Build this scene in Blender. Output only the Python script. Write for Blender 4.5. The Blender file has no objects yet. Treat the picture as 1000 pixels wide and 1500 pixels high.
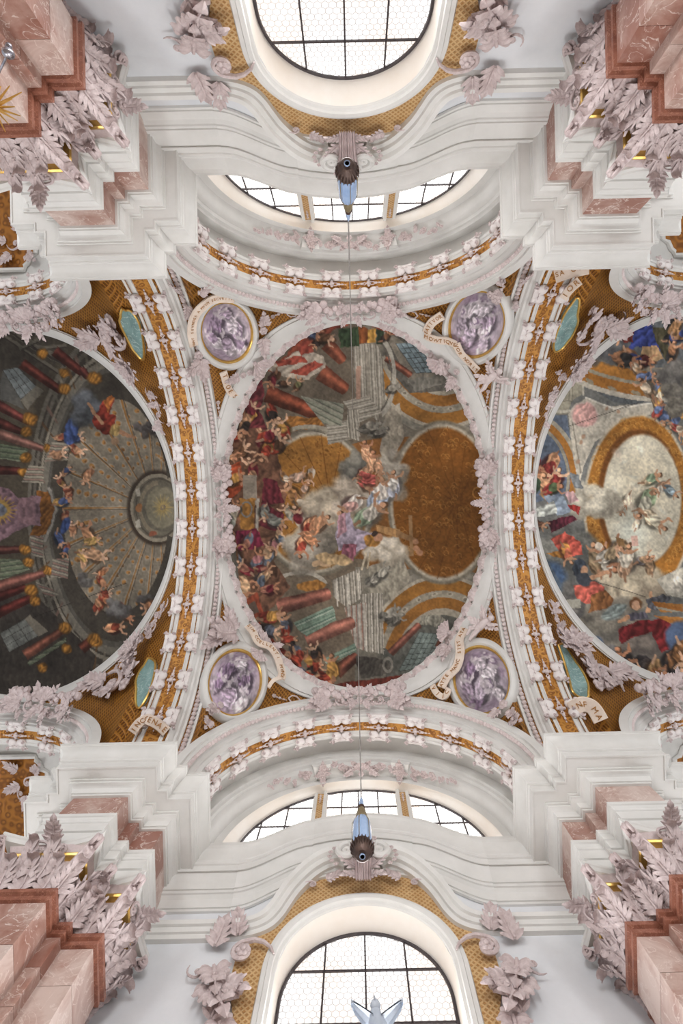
import bpy, math, random
import numpy as np
from mathutils import Vector, Matrix

# ------------------------------------------------------------------ camera, world, light, exposure
PI = math.pi
SC = bpy.context.scene
COL = SC.collection
FPX, VPX, VPY, ROLL = 800.0, 520.0, 741.0, math.radians(1.27)
CR, SR = math.cos(ROLL), math.sin(ROLL)
cam_d = bpy.data.cameras.new('camera')
cam_d.sensor_fit = 'HORIZONTAL'; cam_d.sensor_width = 36.0; cam_d.lens = 36.0 * FPX / 1000.0
cam_d.shift_x = -(VPX - 500) / 1000.0; cam_d.shift_y = (VPY - 750) / 1000.0
cam = bpy.data.objects.new('camera', cam_d); COL.objects.link(cam)
cam.matrix_world = Matrix(((CR, SR, 0, 0), (SR, -CR, 0, 0), (0, 0, -1, 0), (0, 0, 0, 1)))
SC.camera = cam
W = bpy.data.worlds.new('sky'); SC.world = W; W.use_nodes = True
W.node_tree.nodes['Background'].inputs[0].default_value = (0.93, 0.96, 1.0, 1)
W.node_tree.nodes['Background'].inputs[1].default_value = 0.6
PANE_LIGHT = {'leaded_glass_large': 0.95, 'leaded_glass_small': 2.0}
def daylight(x, y, power):          # daylight entering through the lower part of a tall window
    d = bpy.data.lights.new('window_daylight', 'AREA'); d.shape = 'RECTANGLE'; d.size = 2.7; d.size_y = 5.4; d.energy = power; d.color = (.98, .99, 1.0)
    o = bpy.data.objects.new('window_daylight', d); COL.objects.link(o); o.location = (x, y, 5.4)
    o.rotation_euler = (PI / 2 if y < 0 else -PI / 2, 0, 0)
for wx in (-10.56, 0, 10.56):
    yy = 8.15 if wx == 0 else 11.2
    daylight(wx, -yy, 520); daylight(wx, yy, 520)
SC.view_settings.view_transform = 'Standard'; SC.view_settings.look = 'None'
SC.view_settings.exposure = 0.38; SC.view_settings.gamma = 1.0
SC.view_settings.use_curve_mapping = False
SC.cycles.max_bounces = 6; SC.cycles.diffuse_bounces = 4
SC.cycles.use_denoising = True

# ------------------------------------------------------------------ helpers
rng = random.Random(7)
def ray(px, py):
    u = (px - VPX) / FPX; v = (py - VPY) / FPX
    return u * CR - v * SR, u * SR + v * CR
def project(X, Y, Z):
    x = X / Z; y = Y / Z
    return VPX + FPX * (x * CR + y * SR), VPY + FPX * (-x * SR + y * CR)

class MB:
    def __init__(s): s.v = []; s.f = []
    def add(s, V, F):
        n = len(s.v); s.v.extend([tuple(p) for p in V]); s.f.extend([tuple(i + n for i in f) for f in F])
    def box(s, x0, x1, y0, y1, z0, z1):
        V = [(x, y, z) for z in (z0, z1) for y in (y0, y1) for x in (x0, x1)]
        s.add(V, [(0, 2, 3, 1), (4, 5, 7, 6), (0, 1, 5, 4), (2, 6, 7, 3), (0, 4, 6, 2), (1, 3, 7, 5)])
    def grid(s, rows, close_u=False, close_v=False):
        nr = len(rows); nc = len(rows[0]); V = [p for r in rows for p in r]; F = []
        for i in range(nr if close_v else nr - 1):
            for j in range(nc if close_u else nc - 1):
                a = i * nc + j; b = i * nc + (j + 1) % nc
                c = ((i + 1) % nr) * nc + (j + 1) % nc; d = ((i + 1) % nr) * nc + j
                F.append((a, b, c, d))
        s.add(V, F)
    def tube(s, pts, rad, n=6, flat=1.0, up=None):
        P = [Vector(p) for p in pts]; rows = []
        if not hasattr(rad, '__len__'): rad = [rad] * len(P)
        t0 = (P[1] - P[0]).normalized()
        nrm = Vector(up) if up else t0.orthogonal()
        for i, p in enumerate(P):
            t = (P[min(i + 1, len(P) - 1)] - P[max(i - 1, 0)])
            if t.length < 1e-9: t = t0
            t.normalize()
            nrm = nrm - t * nrm.dot(t)
            if nrm.length < 1e-6: nrm = t.orthogonal()
            nrm.normalize(); b = t.cross(nrm)
            rows.append([p + (nrm * math.cos(a) * flat + b * math.sin(a)) * rad[i] for a in [2 * PI * k / n for k in range(n)]])
        s.grid(rows, close_u=True)
        k = len(s.v); s.f.append(tuple(range(k - n, k))); k0 = k - n * len(P); s.f.append(tuple(reversed(range(k0, k0 + n))))
    def lathe(s, prof, n=16, c=(0, 0, 0)):
        s.grid([[(c[0] + r * math.cos(2 * PI * k / n), c[1] + r * math.sin(2 * PI * k / n), c[2] + z) for k in range(n)] for r, z in prof], close_u=True)
    def ball(s, c, r, n=8, m=5, sc=(1, 1, 1)):
        s.grid([[(c[0] + sc[0] * r * math.sin(PI * i / m) * math.cos(2 * PI * k / n), c[1] + sc[1] * r * math.sin(PI * i / m) * math.sin(2 * PI * k / n), c[2] + sc[2] * r * math.cos(PI * i / m)) for k in range(n)] for i in range(m + 1)], close_u=True)
    def data(s, name, mat, smooth=True, ang=38):
        me = bpy.data.meshes.new(name); me.from_pydata([tuple(p) for p in s.v], [], s.f); me.materials.append(mat)
        if smooth:
            me.shade_smooth(); me.set_sharp_from_angle(angle=math.radians(ang))
        me.update(); return me

def link(name, data, M=None, parent=None):
    o = bpy.data.objects.new(name, data); COL.objects.link(o)
    if M is not None: o.matrix_basis = M
    if parent is not None:
        o.parent = parent; o.matrix_parent_inverse = parent.matrix_basis.inverted()
    return o
def part(name, mb, mat, parent, smooth=True, ang=38):
    return link(name, mb.data(name, mat, smooth, ang), None, parent)
def thing(name, label, cat, loc, group=None, rz=0):
    o = link(name, None, Matrix.Translation(Vector(loc)) @ Matrix.Rotation(rz, 4, 'Z'))
    o.empty_display_size = .2
    o['label'] = label; o['category'] = cat
    if group: o['group'] = group
    return o
def tag(o, label, cat, group=None):
    o['label'] = label; o['category'] = cat
    if group: o['group'] = group
    return o
def struct(o): o['kind'] = 'structure'; return o
def copy_tree(o, M=None, parent=None, label=None):
    c = o.copy(); COL.objects.link(c)
    if M is not None: c.matrix_basis = M @ o.matrix_basis
    mpi = o.matrix_parent_inverse.copy(); c.parent = parent; c.matrix_parent_inverse = mpi
    if label: c['label'] = label
    for ch in list(o.children): copy_tree(ch, None, c)
    return c
TURN = Matrix.Rotation(PI, 4, 'Z')
def frame(o, x, n):
    """matrix with local z = n, local x ~ x"""
    n = Vector(n).normalized(); x = Vector(x); x = (x - n * x.dot(n)).normalized(); y = n.cross(x)
    return Matrix(((x.x, y.x, n.x, o[0]), (x.y, y.y, n.y, o[1]), (x.z, y.z, n.z, o[2]), (0, 0, 0, 1)))
def loc2(u, v, ang=0, sx=1, sy=None, sz=None, h=0):
    sy = sx if sy is None else sy; sz = abs(sx) if sz is None else sz
    return Matrix.Translation((u, v, h)) @ Matrix.Rotation(ang, 4, 'Z') @ Matrix.Diagonal((sx, sy, sz, 1))

# ------------------------------------------------------------------ materials
def srgb(c):
    return tuple(((x / 255 + .055) / 1.055) ** 2.4 if x > 10 else x / 255 / 12.92 for x in c)
def new_mat(name):
    m = bpy.data.materials.new(name); m.use_nodes = True
    return m, m.node_tree.nodes, m.node_tree.links, m.node_tree.nodes['Principled BSDF']
def stone(name, c1, c2, scale=3, rough=.6, bump=.0, metal=0, detail=6, c3=None, vein=None, rnd=0.0, bscale=None):
    m, N, L, B = new_mat(name)
    tc = N.new('ShaderNodeTexCoord'); oi = N.new('ShaderNodeObjectInfo')
    add = N.new('ShaderNodeVectorMath'); add.operation = 'ADD'
    mul = N.new('ShaderNodeVectorMath'); mul.operation = 'SCALE'; mul.inputs[0].default_value = (37, 23, 51)
    L.new(oi.outputs['Random'], mul.inputs['Scale']); L.new(tc.outputs['Object'], add.inputs[0]); L.new(mul.outputs[0], add.inputs[1])
    no = N.new('ShaderNodeTexNoise'); no.inputs['Scale'].default_value = scale; no.inputs['Detail'].default_value = detail
    no.inputs['Roughness'].default_value = .65; no.inputs['Distortion'].default_value = .6 if vein else 0
    L.new(add.outputs[0], no.inputs['Vector'])
    rp = N.new('ShaderNodeValToRGB'); rp.color_ramp.elements[0].position = .3; rp.color_ramp.elements[1].position = .7
    rp.color_ramp.elements[0].color = (*srgb(c1), 1); rp.color_ramp.elements[1].color = (*srgb(c2), 1)
    if c3:
        e = rp.color_ramp.elements.new(.5); e.color = (*srgb(c3), 1)
    fac = no.outputs['Fac']
    if rnd:
        ma = N.new('ShaderNodeMath'); ma.operation = 'MULTIPLY_ADD'; ma.inputs[1].default_value = rnd; 
        L.new(oi.outputs['Random'], ma.inputs[0])
        sb = N.new('ShaderNodeMath'); sb.operation = 'SUBTRACT'; sb.inputs[1].default_value = rnd / 2
        L.new(no.outputs['Fac'], ma.inputs[2]); L.new(ma.outputs[0], sb.inputs[0]); fac = sb.outputs[0]
    L.new(fac, rp.inputs['Fac']); col = rp.outputs['Color']
    if vein:
        n2 = N.new('ShaderNodeTexNoise'); n2.inputs['Scale'].default_value = scale * 1.7; n2.inputs['Detail'].default_value = 8; n2.inputs['Distortion'].default_value = 1.2
        L.new(add.outputs[0], n2.inputs['Vector'])
        r2 = N.new('ShaderNodeValToRGB'); r2.color_ramp.elements[0].position = .485; r2.color_ramp.elements[1].position = .515
        r2.color_ramp.elements[0].color = (0, 0, 0, 1); r2.color_ramp.elements[1].color = (0, 0, 0, 1)
        e = r2.color_ramp.elements.new(.5); e.color = (1, 1, 1, 1)
        L.new(n2.outputs['Fac'], r2.inputs['Fac'])
        mx = N.new('ShaderNodeMix'); mx.data_type = 'RGBA'; L.new(r2.outputs['Color'], mx.inputs['Factor']); L.new(col, mx.inputs['A']); mx.inputs['B'].default_value = (*srgb(vein), 1)
        col = mx.outputs['Result']
    L.new(col, B.inputs['Base Color'])
    B.inputs['Roughness'].default_value = rough; B.inputs['Metallic'].default_value = metal
    if bump:
        bn = N.new('ShaderNodeTexNoise'); bn.inputs['Scale'].default_value = bscale or scale * 4; bn.inputs['Detail'].default_value = 4
        L.new(add.outputs[0], bn.inputs['Vector'])
        bp = N.new('ShaderNodeBump'); bp.inputs['Strength'].default_value = bump; bp.inputs['Distance'].default_value = .03
        L.new(bn.outputs['Fac'], bp.inputs['Height']); L.new(bp.outputs[0], B.inputs['Normal'])
    return m
def gold_net(name, c_hi, c_lo, freq, line=.2, rot=45, axes='XY', rough=.45, bumpd=.02):
    """gilt ground with an embossed diagonal net"""
    m, N, L, B = new_mat(name)
    tc = N.new('ShaderNodeTexCoord'); mp = N.new('ShaderNodeMapping'); L.new(tc.outputs['Object'], mp.inputs['Vector'])
    if axes == 'XZ': mp.inputs['Rotation'].default_value = (PI / 2, 0, 0)
    m2 = N.new('ShaderNodeMapping'); m2.inputs['Rotation'].default_value = (0, 0, math.radians(rot)); m2.inputs['Scale'].default_value = (freq, freq, freq)
    L.new(mp.outputs[0], m2.inputs['Vector'])
    sx = N.new('ShaderNodeSeparateXYZ'); L.new(m2.outputs[0], sx.inputs[0])
    outs = []
    for a in 'XY':
        f = N.new('ShaderNodeMath'); f.operation = 'PINGPONG'; f.inputs[1].default_value = .5; L.new(sx.outputs[a], f.inputs[0]); outs.append(f.outputs[0])
    mn = N.new('ShaderNodeMath'); mn.operation = 'MINIMUM'; L.new(outs[0], mn.inputs[0]); L.new(outs[1], mn.inputs[1])
    rp = N.new('ShaderNodeMapRange'); rp.inputs['From Min'].default_value = line * .5; rp.inputs['From Max'].default_value = line * .5 + .12
    L.new(mn.outputs[0], rp.inputs['Value'])
    no = N.new('ShaderNodeTexNoise'); no.inputs['Scale'].default_value = 5; no.inputs['Detail'].default_value = 5; L.new(tc.outputs['Object'], no.inputs['Vector'])
    mx = N.new('ShaderNodeMix'); mx.data_type = 'RGBA'; mx.inputs['A'].default_value = (*srgb(c_hi), 1); mx.inputs['B'].default_value = (*srgb(c_lo), 1)
    mm = N.new('ShaderNodeMath'); mm.operation = 'MULTIPLY_ADD'; mm.inputs[1].default_value = .8; L.new(rp.outputs[0], mm.inputs[0])
    ns = N.new('ShaderNodeMath'); ns.operation = 'MULTIPLY_ADD'; ns.inputs[1].default_value = .9; ns.inputs[2].default_value = -.35; L.new(no.outputs['Fac'], ns.inputs[0]); L.new(ns.outputs[0], mm.inputs[2])
    mm.use_clamp = True
    L.new(mm.outputs[0], mx.inputs['Factor']); L.new(mx.outputs['Result'], B.inputs['Base Color'])
    B.inputs['Roughness'].default_value = rough; B.inputs['Metallic'].default_value = .25
    bp = N.new('ShaderNodeBump'); bp.inputs['Strength'].default_value = .7; bp.inputs['Distance'].default_value = bumpd; bp.invert = True
    L.new(rp.outputs[0], bp.inputs['Height']); L.new(bp.outputs[0], B.inputs['Normal'])
    return m
def gold_chased(name, c_hi, c_lo, scale):
    """gilt ground with small chased curls"""
    m, N, L, B = new_mat(name)
    tc = N.new('ShaderNodeTexCoord')
    no = N.new('ShaderNodeTexNoise'); no.inputs['Scale'].default_value = scale * .4; L.new(tc.outputs['Object'], no.inputs['Vector'])
    mxv = N.new('ShaderNodeMix'); mxv.data_type = 'VECTOR'; mxv.inputs['Factor'].default_value = .12
    L.new(tc.outputs['Object'], mxv.inputs['A']); L.new(no.outputs['Color'], mxv.inputs['B'])
    vo = N.new('ShaderNodeTexVoronoi'); vo.feature = 'SMOOTH_F1'; vo.inputs['Scale'].default_value = scale; vo.inputs['Randomness'].default_value = .7
    L.new(mxv.outputs['Result'], vo.inputs['Vector'])
    sn = N.new('ShaderNodeMath'); sn.operation = 'MULTIPLY'; sn.inputs[1].default_value = 16; L.new(vo.outputs['Distance'], sn.inputs[0])
    s2 = N.new('ShaderNodeMath'); s2.operation = 'SINE'; L.new(sn.outputs[0], s2.inputs[0])
    mr = N.new('ShaderNodeMapRange'); mr.inputs['From Min'].default_value = -1; L.new(s2.outputs[0], mr.inputs['Value'])
    mx = N.new('ShaderNodeMix'); mx.data_type = 'RGBA'; mx.inputs['A'].default_value = (*srgb(c_lo), 1); mx.inputs['B'].default_value = (*srgb(c_hi), 1)
    L.new(mr.outputs[0], mx.inputs['Factor']); L.new(mx.outputs['Result'], B.inputs['Base Color'])
    B.inputs['Roughness'].default_value = .45; B.inputs['Metallic'].default_value = .2
    bp = N.new('ShaderNodeBump'); bp.inputs['Strength'].default_value = .6; bp.inputs['Distance'].default_value = .015
    L.new(mr.outputs[0], bp.inputs['Height']); L.new(bp.outputs[0], B.inputs['Normal'])
    return m
def pane_mat(name, size):
    """daylit window glass with hexagonal leading"""
    m, N, L, B = new_mat(name)
    tc = N.new('ShaderNodeTexCoord'); sp = N.new('ShaderNodeSeparateXYZ'); L.new(tc.outputs['Object'], sp.inputs[0])
    cb = N.new('ShaderNodeCombineXYZ'); L.new(sp.outputs['X'], cb.inputs[0]); L.new(sp.outputs['Z'], cb.inputs[1])
    def vm(op, a, b=None, c=None):
        n = N.new('ShaderNodeVectorMath'); n.operation = op
        for i, x in enumerate((a, b, c)):
            if x is None: continue
            if isinstance(x, tuple): n.inputs[i].default_value = x
            else: L.new(x, n.inputs[i])
        return n
    sc = vm('MULTIPLY', cb.outputs[0], (1 / size, 1 / size, 0))
    s3 = 3 ** .5
    def cell(off):
        a = vm('ADD', sc.outputs[0], off); b = vm('WRAP', a.outputs[0], (.5, s3 / 2, 1), (-.5, -s3 / 2, -1))
        return b
    a = cell((0, 0, 0)); b = cell((.5, s3 / 2, 0))
    da = vm('DOT_PRODUCT', a.outputs[0], a.outputs[0]); db = vm('DOT_PRODUCT', b.outputs[0], b.outputs[0])
    lt = N.new('ShaderNodeMath'); lt.operation = 'LESS_THAN'; L.new(da.outputs['Value'], lt.inputs[0]); L.new(db.outputs['Value'], lt.inputs[1])
    mx = N.new('ShaderNodeMix'); mx.data_type = 'VECTOR'; L.new(lt.outputs[0], mx.inputs['Factor']); L.new(b.outputs[0], mx.inputs['A']); L.new(a.outputs[0], mx.inputs['B'])
    ab = vm('ABSOLUTE', mx.outputs['Result']); dt = vm('DOT_PRODUCT', ab.outputs[0], (.5, s3 / 2, 0))
    sx = N.new('ShaderNodeSeparateXYZ'); L.new(ab.outputs[0], sx.inputs[0])
    mxm = N.new('ShaderNodeMath'); mxm.operation = 'MAXIMUM'; L.new(dt.outputs['Value'], mxm.inputs[0]); L.new(sx.outputs['X'], mxm.inputs[1])
    mr = N.new('ShaderNodeMapRange'); mr.inputs['From Min'].default_value = .40; mr.inputs['From Max'].default_value = .46
    L.new(mxm.outputs[0], mr.inputs['Value'])
    no = N.new('ShaderNodeTexNoise'); no.inputs['Scale'].default_value = .9; L.new(tc.outputs['Object'], no.inputs['Vector'])
    cr = N.new('ShaderNodeValToRGB'); cr.color_ramp.elements[0].color = (*[x for x in srgb((238, 222, 208))], 1); cr.color_ramp.elements[1].color = (1, 1, 1, 1)
    cr.color_ramp.elements[0].position = .36; cr.color_ramp.elements[1].position = .5
    L.new(no.outputs['Fac'], cr.inputs['Fac'])
    mc = N.new('ShaderNodeMix'); mc.data_type = 'RGBA'; L.new(mr.outputs[0], mc.inputs['Factor']); L.new(cr.outputs['Color'], mc.inputs['A']); mc.inputs['B'].default_value = (.22, .2, .19, 1)
    L.new(mc.outputs['Result'], B.inputs['Emission Color']); B.inputs['Emission Strength'].default_value = PANE_LIGHT[name]
    B.inputs['Base Color'].default_value = (.5, .5, .5, 1); B.inputs['Roughness'].default_value = .15
    return m
def paint_mat(name):
    m, N, L, B = new_mat(name)
    at = N.new('ShaderNodeAttribute'); at.attribute_name = 'paint'; L.new(at.outputs['Color'], B.inputs['Base Color'])
    B.inputs['Roughness'].default_value = .75; B.inputs['Specular IOR Level'].default_value = .25
    return m
WHITE = stone('white_stucco', (214, 213, 209), (228, 227, 224), 1.2, .62, .05, bscale=9)
PLASTER = stone('wall_plaster', (214, 217, 221), (228, 230, 233), .8, .8, .04, bscale=14)
CREAM = stone('cream_reveal_plaster', (240, 230, 218), (248, 243, 236), .9, .75)
PINK = stone('lilac_stucco', (182, 164, 163), (222, 208, 207), 4, .6, .35, bscale=24)
PALEPINK = stone('pale_pink_stucco', (206, 190, 189), (228, 216, 214), 4, .6, .1)
SCROLLW = stone('scroll_stucco', (228, 220, 218), (243, 238, 236), 3, .55)
MARBLE = stone('red_marble', (150, 104, 90), (208, 188, 179), 1.5, .28, 0, detail=10, c3=(176, 142, 130), vein=(220, 204, 196), rnd=.36)
BROWN = stone('brown_marble', (120, 72, 56), (165, 110, 90), 5, .3, 0, vein=(190, 140, 120))
GOLDNET = gold_net('gilt_net_ground', (184, 128, 52), (110, 68, 23), 14, .22)
GOLDFRET = gold_net('gilt_fret_ground', (222, 188, 138), (186, 138, 82), 13, .3, axes='XZ', rough=.5)
GOLDBAND = gold_chased('gilt_chased_band', (198, 140, 62), (138, 86, 32), 9)
GOLDPANEL = gold_chased('gilt_rosette_panel', (172, 112, 40), (126, 76, 22), 5.0)
GILT = stone('gilding', (206, 160, 76), (232, 196, 118), 6, .32, 0, metal=.7)
IRON = stone('dark_iron', (52, 46, 48), (74, 66, 68), 8, .5)
PANE_LO = pane_mat('leaded_glass_large', .125)
PANE_HI = pane_mat('leaded_glass_small', .155)
PAINT = paint_mat('fresco_paint')
LETTER = stone('gold_lettering', (164, 108, 44), (190, 138, 66), 6, .4, 0, metal=.2)
# ------------------------------------------------------------------ vault geometry (metres, camera at the origin, floor at z = -1.5)
ZC, RS2 = 11.65, 61.6
PITCH = 10.56; PX = PITCH / 2          # bay length, pier axis
RT, ZT = 6.12, 11.6                    # transverse arch
RL, ZL, YL = 3.7, 12.3, 6.2            # longitudinal arch over each niche
YW, YG = 7.85, 8.25                    # niche back wall, glass
def vaultz(X, Y):
    X = np.abs(np.asarray(X, float)); Y = np.abs(np.asarray(Y, float))
    z = ZC + np.sqrt(np.maximum(RS2 - X * X - Y * Y, .02))
    sec = np.sqrt(np.maximum(RS2 - YL * YL - X * X, 0)); arc = ZL - ZC + np.sqrt(np.maximum(4.16 ** 2 - X * X, 0))
    f = np.clip((X - 4.0) / .5, 0, 1); f = 1 - f * f * (3 - 2 * f)
    return z - np.maximum(sec - arc, 0) * (Y / YL) ** 6 * f
def hit(px, py, xc=0.0):
    rx, ry = ray(px, py); a, b = 11.7, 21.0
    for _ in range(50):
        m = (a + b) / 2
        if float(vaultz(rx * m - xc, ry * m)) > m: a = m
        else: b = m
    return Vector((rx * a, ry * a, a))
def vnormal(p, xc=0.0):
    e = .03; x = p.x - xc
    gx = float(vaultz(x + e, p.y) - vaultz(x - e, p.y)) / (2 * e); gy = float(vaultz(x, p.y + e) - vaultz(x, p.y - e)) / (2 * e)
    return Vector((gx, gy, -1)).normalized()
def onplane(px, py, p0, n):
    rx, ry = ray(px, py); d = Vector((rx, ry, 1)); t = p0.dot(n) / d.dot(n); return d * t

# ------------------------------------------------------------------ painting engine (flat print for the frescoes, in the vault's own plan)
class Canvas:
    def __init__(s, x0, y0, x1, y1, base, seed, S=2.0, warp=1.6):
        s.x0, s.y0, s.S = x0, y0, S
        s.w = int((x1 - x0) * S) + 1; s.h = int((y1 - y0) * S) + 1
        s.r = np.random.RandomState(seed)
        xs = x0 + np.arange(s.w) / S; ys = y0 + np.arange(s.h) / S
        X, Y = np.meshgrid(xs, ys)
        s.n1 = s.noise(5); s.n2 = s.noise(16); s.n3 = s.noise(45); s.n4 = s.noise(2.2)
        dx = (s.noise(9) - .5) * 2 + .7 * (s.noise(4) - .5) * 2; dy = (s.noise(9) - .5) * 2 + .7 * (s.noise(4) - .5) * 2
        s.X = X + warp * dx; s.Y = Y + warp * dy; s.AX = X + .3 * dx; s.AY = Y + .3 * dy      # loose and ruled hand
        s.im = np.empty((s.h, s.w, 3)); s.im[:] = base
    def noise(s, sc):
        c = sc * s.S; gh = int(s.h / c) + 3; gw = int(s.w / c) + 3
        g = s.r.rand(gh, gw)
        yy = np.arange(s.h) / c; xx = np.arange(s.w) / c
        iy = yy.astype(int); ix = xx.astype(int); fy = yy - iy; fx = xx - ix
        fy = (fy * fy * (3 - 2 * fy))[:, None]; fx = (fx * fx * (3 - 2 * fx))[None, :]
        A = g[iy][:, ix]; B = g[iy][:, ix + 1]; C = g[iy + 1][:, ix]; D = g[iy + 1][:, ix + 1]
        return (A * (1 - fx) + B * fx) * (1 - fy) + (C * (1 - fx) + D * fx) * fy
    def win(s, xa, ya, xb, yb):
        p = 5
        i0 = max(int((ya - p - s.y0) * s.S), 0); i1 = min(int((yb + p - s.y0) * s.S) + 1, s.h)
        j0 = max(int((xa - p - s.x0) * s.S), 0); j1 = min(int((xb + p - s.x0) * s.S) + 1, s.w)
        if i1 <= i0 or j1 <= j0: return None
        return slice(i0, i1), slice(j0, j1)
    def put(s, sl, mask, col, fold=0, fang=0, fk=.9):
        c = np.asarray(col, float)
        if c.ndim == 1: c = np.broadcast_to(c, mask.shape + (3,))
        if fold:
            X, Y = s.X[sl], s.Y[sl]
            q = np.sin(.8 * fk * (X * math.cos(fang) + Y * math.sin(fang)) + 8 * s.n2[sl] + 4 * s.n1[sl])
            c = c * (1 + fold * (.5 * q + .9 * (s.n1[sl] - .5) + .5 * (s.n2[sl] - .5)))[..., None]
        m = mask[..., None]
        s.im[sl] = s.im[sl] * (1 - m) + c * m
    def poly(s, pts, col, a=1.0, fold=0, fang=0, fk=.9):
        P = np.array(pts, float); sl = s.win(P[:, 0].min(), P[:, 1].min(), P[:, 0].max(), P[:, 1].max())
        if sl is None: return
        X, Y = (s.X[sl], s.Y[sl]) if fold > .12 else (s.AX[sl], s.AY[sl]); ins = np.zeros(X.shape, bool)
        for k in range(len(P)):
            x1, y1 = P[k]; x2, y2 = P[(k + 1) % len(P)]
            if y1 == y2: continue
            c = ((y1 > Y) != (y2 > Y)) & (X < (x2 - x1) * (Y - y1) / (y2 - y1) + x1); ins ^= c
        s.put(sl, ins * a, col, fold, fang, fk)
    def ell(s, cx, cy, rx, ry, col, ang=0, a=1.0, soft=.12, fold=0, fang=0, fk=.9, shade=0):
        R = max(rx, ry); sl = s.win(cx - R, cy - R, cx + R, cy + R)
        if sl is None: return
        big = R > 34 and not fold; X = (s.AX if big else s.X)[sl] - cx; Y = (s.AY if big else s.Y)[sl] - cy; c, sn = math.cos(ang), math.sin(ang)
        u = (X * c + Y * sn) / rx; v = (-X * sn + Y * c) / ry; d = np.sqrt(u * u + v * v)
        m = np.clip((1 - d) / soft, 0, 1) * a
        C = np.asarray(col, float)
        if shade: C = C * (1 - shade * (u * .5 + v * .8))[..., None]
        s.put(sl, m, C, fold, fang, fk)
    def ring(s, cx, cy, rx, ry, t, col, a0=-PI, a1=PI, a=1.0, ang=0):
        R = max(rx, ry); sl = s.win(cx - R, cy - R, cx + R, cy + R)
        if sl is None: return
        X = s.AX[sl] - cx; Y = s.AY[sl] - cy
        d = np.sqrt((X / rx) ** 2 + (Y / ry) ** 2); th = np.arctan2(Y, X)
        w = t / min(rx, ry)
        ok = (th >= a0) & (th <= a1) if a0 <= a1 else (th >= a0) | (th <= a1)
        s.put(sl, ((d <= 1) & (d >= 1 - w) & ok) * a, col)
    def line(s, pts, w, col, a=1.0, w2=None):
        for k in range(len(pts) - 1):
            (x1, y1), (x2, y2) = pts[k], pts[k + 1]
            sl = s.win(min(x1, x2) - w, min(y1, y2) - w, max(x1, x2) + w, max(y1, y2) + w)
            if sl is None: continue
            X, Y = (s.X[sl], s.Y[sl]) if w > 3 else (s.AX[sl], s.AY[sl]); dx, dy = x2 - x1, y2 - y1; L2 = dx * dx + dy * dy + 1e-9
            t = np.clip(((X - x1) * dx + (Y - y1) * dy) / L2, 0, 1)
            ww = w if w2 is None else w + (w2 - w) * t
            d = np.hypot(X - x1 - t * dx, Y - y1 - t * dy)
            s.put(sl, np.clip((ww / 2 - d) / .5 + .5, 0, 1) * a, col)
    def column(s, p0, p1, r0, r1, col, cap=None):
        (x1, y1), (x2, y2) = p0, p1; R = max(r0, r1)
        sl = s.win(min(x1, x2) - R, min(y1, y2) - R, max(x1, x2) + R, max(y1, y2) + R)
        if sl is not None:
            X, Y = s.AX[sl], s.AY[sl]; dx, dy = x2 - x1, y2 - y1; L = math.hypot(dx, dy)
            t = ((X - x1) * dx + (Y - y1) * dy) / L / L; q = (-(X - x1) * dy + (Y - y1) * dx) / L
            r = r0 + (r1 - r0) * np.clip(t, 0, 1); v = q / r
            m = (np.abs(v) < 1) & (t > 0) & (t < 1 + .5 * r1 / L * np.sqrt(np.clip(1 - v * v, 0, 1)))
            C = np.asarray(col, float) * (.62 + .55 * np.exp(-((v + .25) / .45) ** 2) + .3 * (s.n2[sl] - .5) + .12 * (s.n1[sl] - .5))[..., None]
            s.put(sl, m * 1.0, C)
        if cap: s.ell(x2, y2, r1 * 1.5, r1 * 1.3, cap, 0, .9, .4, .35, .4, 1.6)
    def stripes(s, pts, d, cols, ws, fold=0):
        """polygon filled with stripes parallel to d (moulded entablatures)"""
        P = np.array(pts, float); sl = s.win(P[:, 0].min(), P[:, 1].min(), P[:, 0].max(), P[:, 1].max())
        if sl is None: return
        n = np.array((-d[1], d[0])) / math.hypot(*d)
        q = (s.AX[sl] - P[0, 0]) * n[0] + (s.AY[sl] - P[0, 1]) * n[1]
        per = sum(ws); qq = np.mod(q, per); C = np.zeros(q.shape + (3,)); acc = 0
        for c, w in zip(cols, ws):
            C[(qq >= acc) & (qq < acc + w)] = c; acc += w
        s.poly(pts, (0, 0, 0), 0)
        X, Y = s.AX[sl], s.AY[sl]; ins = np.zeros(X.shape, bool)
        for k in range(len(P)):
            x1, y1 = P[k]; x2, y2 = P[(k + 1) % len(P)]
            if y1 == y2: continue
            ins ^= ((y1 > Y) != (y2 > Y)) & (X < (x2 - x1) * (Y - y1) / (y2 - y1) + x1)
        s.put(sl, ins * 1.0, C)
    def cloud(s, cx, cy, rx, ry, light, dark, n=14, seed=1):
        r = random.Random(seed); light = np.array(light, float); dark = np.array(dark, float)
        for k in range(n):
            a = r.uniform(0, 2 * PI); q = r.uniform(.1, .8); t = r.random()
            x = cx + rx * q * math.cos(a); y = cy + ry * q * math.sin(a); R = r.uniform(.28, .5) * min(rx, ry) + 2
            s.ell(x + R * .2, y + R * .25, R * 1.1, R, dark * (1 - t * .3) + light * t * .3, 0, .8, .3)
            s.ell(x - R * .1, y - R * .12, R * .9, R * .8, light * (.75 + .35 * t) + dark * (.25 - .25 * t), 0, .85, .55)
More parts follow.
